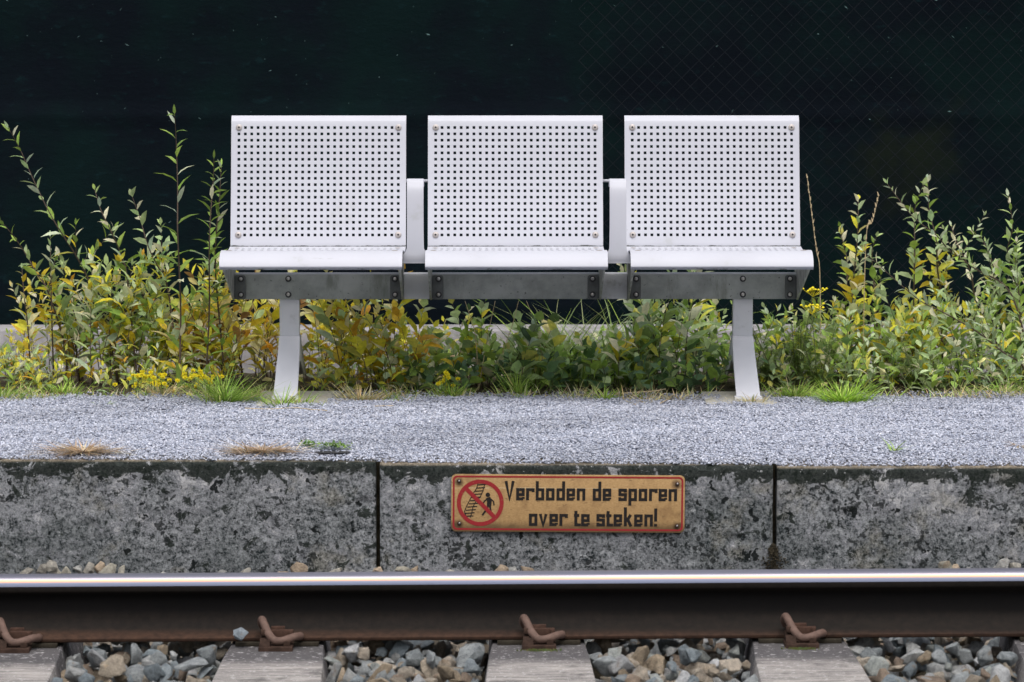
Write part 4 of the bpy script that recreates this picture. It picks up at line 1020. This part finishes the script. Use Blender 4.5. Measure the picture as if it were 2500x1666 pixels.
# tansy: feathery leaves and flat yellow flower heads
def tansy(label, px, head, Y, heads=3):
    X0 = P(px, 900, Y).x; z0 = soilz(X0, Y); base = Vector((X0, Y, z0)); fp = pal(((.11, .17, .035), 4), ((.15, .2, .05), 3), ((.08, .13, .03), 2)); e = None
    tops = []
    def fn(ms, ml):
        for k in range(7):
            x = X0 + random.uniform(-.05, .05); hz = P(px, head + (0 if k == 0 else random.uniform(40, 150)), Y).z - z0
            p0 = Vector((X0, Y, z0)); p2 = Vector((x, Y + random.uniform(-.05, .05), z0)) + Vector((random.uniform(-.05, .05), 0, hz))
            if k < heads: tops.append(p2)
            ms.tube([p0, p0.lerp(p2, .5), p2], [.002, .0016, .001], 5)
            s = .12
            while s < .96:
                p = p0.lerp(p2, s); az = random.uniform(0, 6.3); d = Vector((math.cos(az), math.sin(az) * .7, .6)).normalized(); l = .055 * (1.1 - s * .5)
                for q in range(9):
                    f = q / 8; c = p + d * l * f - Vector((0, 0, .012 * f * f)); sd = d.cross(Vector((0, 0, 1))).normalized()
                    for sg in (-1, 1): leaf(ml, c, sd * sg + d * .7, Vector((0, 0, 1)), .013 * (1.2 - f * .7), .0028, fp(0), .2)
                s += .045
    e = plant('tansy', label, 'flower', 'tansy plants with yellow heads', base, fn, 'stem_g')
    for tp in tops:
        m = MB()
        for _ in range(16):
            c = tp + Vector((random.gauss(0, .017), random.gauss(0, .012), random.uniform(-.002, .007))); m.tube([tp - Vector((0, 0, .02)), c - Vector((0, 0, .001))], .0006, 3)
            m.tube([c - Vector((0, 0, .002)), c, c + Vector((0, 0, .0035))], [.0032, .0046, .002], 8)
        o = m.build('flower_head', M['flower'], None, smooth=50); o.parent = e; o.matrix_parent_inverse = Matrix.Translation(base).inverted()
random.seed(21)
tansy('tansy with flat yellow flower head just right of the bench', 1998, 752, 1.50, 1)
tansy('feathery green tansy just right of the right leg', 1905, 790, 1.6, 0)
tansy('feathery tansy below the right end of the beam', 1945, 710, 1.65, 1)
tansy('feathery green tansy amid the right-hand shrubs', 2240, 830, 1.55, 0)
tansy('feathery green tansy between leg and shrubs at the right', 1875, 760, 1.75, 0)
# low yellow ragwort flowers by the left tuft
def ragwort(label, cx, cy, n, sx, sy):
    Y = 1.33; b = P(cx, cy + 25, Y); b.z = soilz(b.x, Y); e = empty('ragwort', b, label, 'flower', 'low yellow flowers along the grit'); ms, ml = MB(), MB(); heads = []
    for _ in range(n):
        mf = MB(); heads.append(mf)
        c = P(cx + random.gauss(0, sx), cy + random.gauss(0, sy), Y + random.uniform(-.04, .06)); ms.tube([b, Vector((c.x + random.uniform(-.01, .01), c.y, b.z + .008)), c], .0009, 4)
        for q in range(8):
            a = 2 * math.pi * q / 8; tl = random.uniform(-.3, .5); d = Vector((math.cos(a), tl * .5 - .2, math.sin(a) * .55)); leaf(mf, c, d, Vector((0, -1, .6)), .0085, .005, (.85, .75, .02), .1)
        mf.tube([c - Vector((0, 0, .001)), c + Vector((0, -.002, .002))], .003, 6, (.8, .6, .01))
        leaf(ml, c - Vector((0, 0, random.uniform(.01, .03))), Vector((random.uniform(-1, 1), -.3, .3)), Vector((0, 0, 1)), .03, .007, vary(GR), .3)
    for m_, nm, mt in [(ms, 'stem', M['stem_g']), (ml, 'leaves', M['leaf'])] + [(h, 'flower_head', M['leaf']) for h in heads]:
        o = m_.build(nm, mt); o.parent = e; o.matrix_parent_inverse = Matrix.Translation(b).inverted()
ragwort('cluster of low yellow flowers left of the big grass tuft', 488, 925, 26, 20, 12)
ragwort('spread of tiny yellow flowers at the grit edge, left', 375, 930, 34, 42, 12)
ragwort('orange-yellow flowers below the middle seat', 1095, 928, 16, 14, 16)

# filler behind: ground cover nobody could count
random.seed(5)
ms, ml = MB(), MB()
def filler(n, x0, x1, ylo, yhi, Ylo, Yhi, pf, L=.045, W=.018, shape=1, gp=.018):
    for _ in range(n):
        px = random.uniform(x0, x1); Y = random.uniform(Ylo, Yhi); X0 = P(px, 900, Y).x; z0 = soilz(X0, Y); zt2 = P(px, random.uniform(ylo, yhi), Y).z; h = max(.04, zt2 - z0)
        p0 = Vector((X0, Y, z0)); p2 = p0 + Vector((random.uniform(-.6, .6) * h, random.uniform(-.15, .1) * h, h)); shoot(ms, ml, [p0, p0.lerp(p2, .5) + Vector((random.uniform(-.01, .01), 0, 0)), p2], .0016, L, W, gp, pf, start=.05, shape=shape)
filler(34, -60, 560, 790, 880, 1.6, 2.3, Y2, W=.014, shape=0)
filler(32, 540, 1120, 780, 880, 1.8, 2.3, T1, W=.018)
filler(64, 1000, 1800, 800, 890, 1.7, 2.2, G1, L=.05, W=.026)
filler(46, 1000, 1740, 870, 925, 1.42, 1.6, DG, L=.05, W=.028)
filler(34, 750, 1050, 860, 920, 1.42, 1.6, Y2, L=.045, W=.02)
filler(85, 1850, 2560, 740, 890, 1.5, 2.3, G2, W=.02)
filler(60, 1870, 2560, 850, 925, 1.42, 1.6, G1, L=.045, W=.016)
filler(40, -60, 560, 850, 920, 1.42, 1.6, Y2, L=.045, W=.014, shape=0)
uo = ml.build('undergrowth', M['leaf'], smooth=60); tag(uo, 'low mixed green and yellow undergrowth before the plinth', 'undergrowth', None, 'stuff')
us = ms.build('undergrowth_stems', M['stem_g']); us.parent = uo

# ------------------------------------------------------------------ grass
def blade(m, p, d, L, W, col, bend, seg=4):
    L *= 1.35; W *= 1.25; bend *= .7
    d = d.normalized(); hz = Vector((d.x, d.y, 0)); hz = hz.normalized() if hz.length > .01 else Vector((1, 0, 0)); sd = Vector((-hz.y, hz.x, 0)); sd = (sd + Vector((.6, 0, 0)) * (1 if sd.x >= 0 else -1)).normalized()
    v = []; q = Vector(p)
    for i in range(seg + 1):
        t = i / seg; w_ = W * (1 - t ** 1.5) + .0002
        v += [q - sd * w_ / 2, q + sd * w_ / 2]; d = (d + hz * bend / seg - Vector((0, 0, bend / seg * .8))).normalized(); q = q + d * L / seg
    m.add(v, [(2 * i, 2 * i + 1, 2 * i + 3, 2 * i + 2) for i in range(seg)], col)
g_gr = pal(((.20, .31, .05), 4), ((.28, .38, .09), 3), ((.13, .22, .04), 2), ((.42, .40, .18), .7)); g_dr = pal((TN, 3), ((.42, .33, .18), 3), ((.55, .46, .28), 2), ((.25, .27, .1), 2)); g_br = pal(((.38, .28, .19), 3), ((.48, .38, .28), 3), ((.20, .135, .09), 1.5))
def tuft(mb_, c, n, L, sp, pf, up=(.5, 1.6), W=.0028, bend=(.3, 1.3), skew=(0, 0)):
    for _ in range(n):
        a = random.uniform(0, 6.3); r_ = abs(random.gauss(0, sp)); p = Vector((c.x + math.cos(a) * r_ * 1.0, c.y + math.sin(a) * r_ * .6, c.z - .003))
        d = Vector((math.cos(a) * .8 + skew[0] + random.gauss(0, .25), math.sin(a) * .6 + skew[1], random.uniform(*up)))
        blade(mb_, p, d, L * random.uniform(.45, 1.15), W * random.uniform(.6, 1.3), pf(0), random.uniform(*bend))
def tuft_obj(label, px, py, n, L, sp, pf, dry=0, z=0.006, **kw):
    g = G(px, py, z); m = MB(); c = Vector((0, 0, 0)); tuft(m, c, n, L, sp, pf, **kw)
    if dry: tuft(m, c, dry, L * .45, sp * 1.3, g_dr, (.1, .7), .0022)
    o = m.build('grass_tuft', M['leaf']); o.location = g; return tag(o, label, 'grass tuft', 'grass tufts on the platform')
tuft_obj('large green grass tuft leaning right, left of the left leg', 555, 982, 260, .105, .04, g_gr, 60, skew=(.35, 0), up=(.4, 1.2))
tuft_obj('grass tuft in front of the left leg', 690, 992, 60, .065, .035, g_gr, 60)
tuft_obj('small tuft right of the left leg on the pad edge', 745, 990, 30, .045, .03, g_gr, 60)
tuft_obj('straw-coloured tuft right of the left concrete pad', 880, 978, 160, .06, .038, g_dr, 50, up=(.3, 1.1))
tuft_obj('small green tuft alone on the grit at the left', 258, 992, 34, .032, .014, g_gr, 8, up=(.1, .7))
tuft_obj('green tuft at the grit edge right of the small lone tuft', 150, 955, 70, .045, .035, g_gr, 30)
tuft_obj('green tuft at the left edge of the picture', 8, 970, 90, .055, .03, g_gr, 30)
tuft_obj('bright green tuft right of the right leg, the largest on the right', 2058, 982, 280, .075, .032, pal(((.26, .42, .05), 4), ((.34, .5, .10), 3), ((.18, .3, .04), 2)), 30, up=(.35, 1.4))
tuft_obj('flat green tuft creeping right of the bright one', 2110, 986, 60, .035, .026, g_gr, 15, up=(.05, .4), skew=(.4, 0))
tuft_obj('mixed tuft between the right leg and the bright green tuft', 1940, 970, 120, .06, .032, g_gr, 70)
tuft_obj('dry tuft in front of the right leg with two long blades', 1835, 985, 40, .042, .03, g_dr, 60, up=(.2, 1.2))
tuft_obj('small green tuft below the left end of the right seat', 1478, 975, 44, .045, .014, g_gr, 16)
tuft_obj('dry grey tuft left of the right leg', 1660, 975, 70, .045, .05, g_dr, 40, up=(.2, .9))
tuft_obj('tuft of long thin blades below the middle seat', 1265, 955, 60, .075, .03, g_gr, 20, up=(1, 2.2))
tuft_obj('light grass at the back of the grit, far right', 2450, 957, 80, .04, .05, g_gr, 50)
tuft_obj('brown withered tuft at the back right', 2390, 968, 120, .045, .05, g_br, 40, up=(.05, .5))
tuft_obj('thin tuft on the grit at the right edge', 2185, 1098, 12, .035, .010, g_gr, 2)
tuft_obj('flattened withered brown grass on the left edge block', 205, 1100, 300, .060, .042, g_br, 0, z=.013, up=(.02, .30), bend=(.1, .6), W=.0030)
tuft_obj('flattened withered brown grass above the middle of the left block', 645, 1098, 300, .060, .045, g_br, 0, z=.013, up=(.02, .30), bend=(.1, .6), W=.0028)
tuft_obj('brown withered patch on the grit below the right seat, by the pad', 1580, 978, 110, .035, .06, g_dr, 60, up=(.05, .6))
tuft_obj('green and dry tuft at the grit edge below the middle seat', 1100, 966, 110, .05, .030, g_gr, 60)
tuft_obj('dry tuft at the grit edge left of the big green tuft', 400, 962, 110, .045, .032, g_dr, 50)
tuft_obj('withered twig grass at the right edge near the platform rim', 2488, 1085, 20, .03, .016, g_br, 0, up=(.02, .3))
# creeping weed near the edge with dark hollow
w0 = G(812, 1095, .006); mw = MB(); wp = pal(((.10, .19, .04), 4), ((.18, .28, .07), 3), ((.30, .38, .2), 1))
for _ in range(150):
    a = Vector((random.gauss(0, .023), random.gauss(0, .012), random.uniform(0, .012))); d = Vector((random.uniform(-1, 1), random.uniform(-1, .4), random.uniform(.1, .8))); leaf(mw, a, d, Vector((0, 0, 1)), .012, .006, wp(0), .2)
o = mw.build('weed', M['leaf']); o.location = w0; tag(o, 'small creeping green weed growing in a dark hollow of the grit', 'weed')
mw = MB()
for _ in range(60):
    a = Vector((random.gauss(0, .012), random.gauss(0, .008), random.uniform(0, .01))); d = Vector((random.uniform(-1, 1), random.uniform(-1, .4), random.uniform(.1, .8))); leaf(mw, a, d, Vector((0, 0, 1)), .012, .006, wp(0), .2)
o = mw.build('weed', M['leaf']); o.location = G(752, 1090, .006); tag(o, 'tiny green weed sprig left of the creeping weed', 'weed')
g_ = G(812, 1104, .0085); m = MB(); m.v = [(g_.x + .047 * math.cos(a * .2618), g_.y + .024 * math.sin(a * .2618), .0085) for a in range(24)]; m.f = [tuple(range(24))]; tag(m.build('soil_shade_disc', M['socket']), kind='structure')  # flat dark disc for soil, the hollow's shade put into its colour
# short mixed turf along the grit edge, uncountable
random.seed(11); mt = MB()
for _ in range(8200):
    px = random.uniform(-80, 2580); 
    den = .55 + .45 * math.sin(px * .013 + 1) + .3 * math.sin(px * .041)
    if random.random() > max(.15, den): continue
    Y = 1.15 + abs(random.gauss(0, .12)) + .04 * math.sin(px * .011) + .02 * math.sin(px * .02); X0 = P(px, 950, Y).x
    if (padL[0] < X0 < padL[1] or padR[0] < X0 < padR[1]) and Y < 1.33: continue
    if Y < 1.2 and math.sin(px * .019 + 2) + math.sin(px * .047) < .3: continue
    f = g_gr if random.random() < .42 + .2 * math.sin(px * .007) else g_dr
    blade(mt, (X0, Y, soilz(X0, Y) + .002), Vector((random.gauss(0, .7), random.gauss(0, .4), random.uniform(.25, 1.2))), random.uniform(.015, .042), .0022, f(0), random.uniform(.2, 1.2), 3)
tag(mt.build('grass', M['leaf']), 'short green and straw-coloured grass along the back of the grit', 'grass', None, 'stuff')
# taller arching grass behind, below the second armrest
mt = MB()
for px in np.linspace(1300, 1560, 26):
    Y = random.uniform(1.7, 1.95); X0 = P(px, 900, Y).x; c = Vector((X0, Y, soilz(X0, Y))); tuft(mt, c, 16, .26, .02, pal((SG, 3), (GR, 3), ((.3, .33, .17), 2)), (1.6, 3.0), .0045, (.8, 2.0))
tag(mt.build('tall_grass', M['leaf']), 'tall arching green grass below the second armrest', 'grass', None, 'stuff')
# dead stalks lying on the grit
def straw(label, pts, z=.012, r=.0012):
    q = [G(x, y, z) for x, y in pts]; b = q[0].copy(); m = MB(); m.tube([p - b for p in catmull(q, 5)], r, 5); o = m.build('dry_stalk', M['straw']); o.location = b; tag(o, label, 'dry stalk', 'dry stalks lying on the grit')
straw('long pale straw lying on the grit in front of the left leg', [(598, 997), (660, 999), (720, 996), (760, 1000), (800, 1003)])
straw('pale straw lying on the grit right of the left pad', [(878, 996), (915, 992), (960, 991)])
straw('brown stalk lying on the soil below the right seat', [(1505, 962), (1560, 958), (1600, 955), (1625, 950)], r=.002)
straw('short brown stalk lying across the soil below the right seat', [(1612, 985), (1630, 975), (1642, 965)], r=.0016)
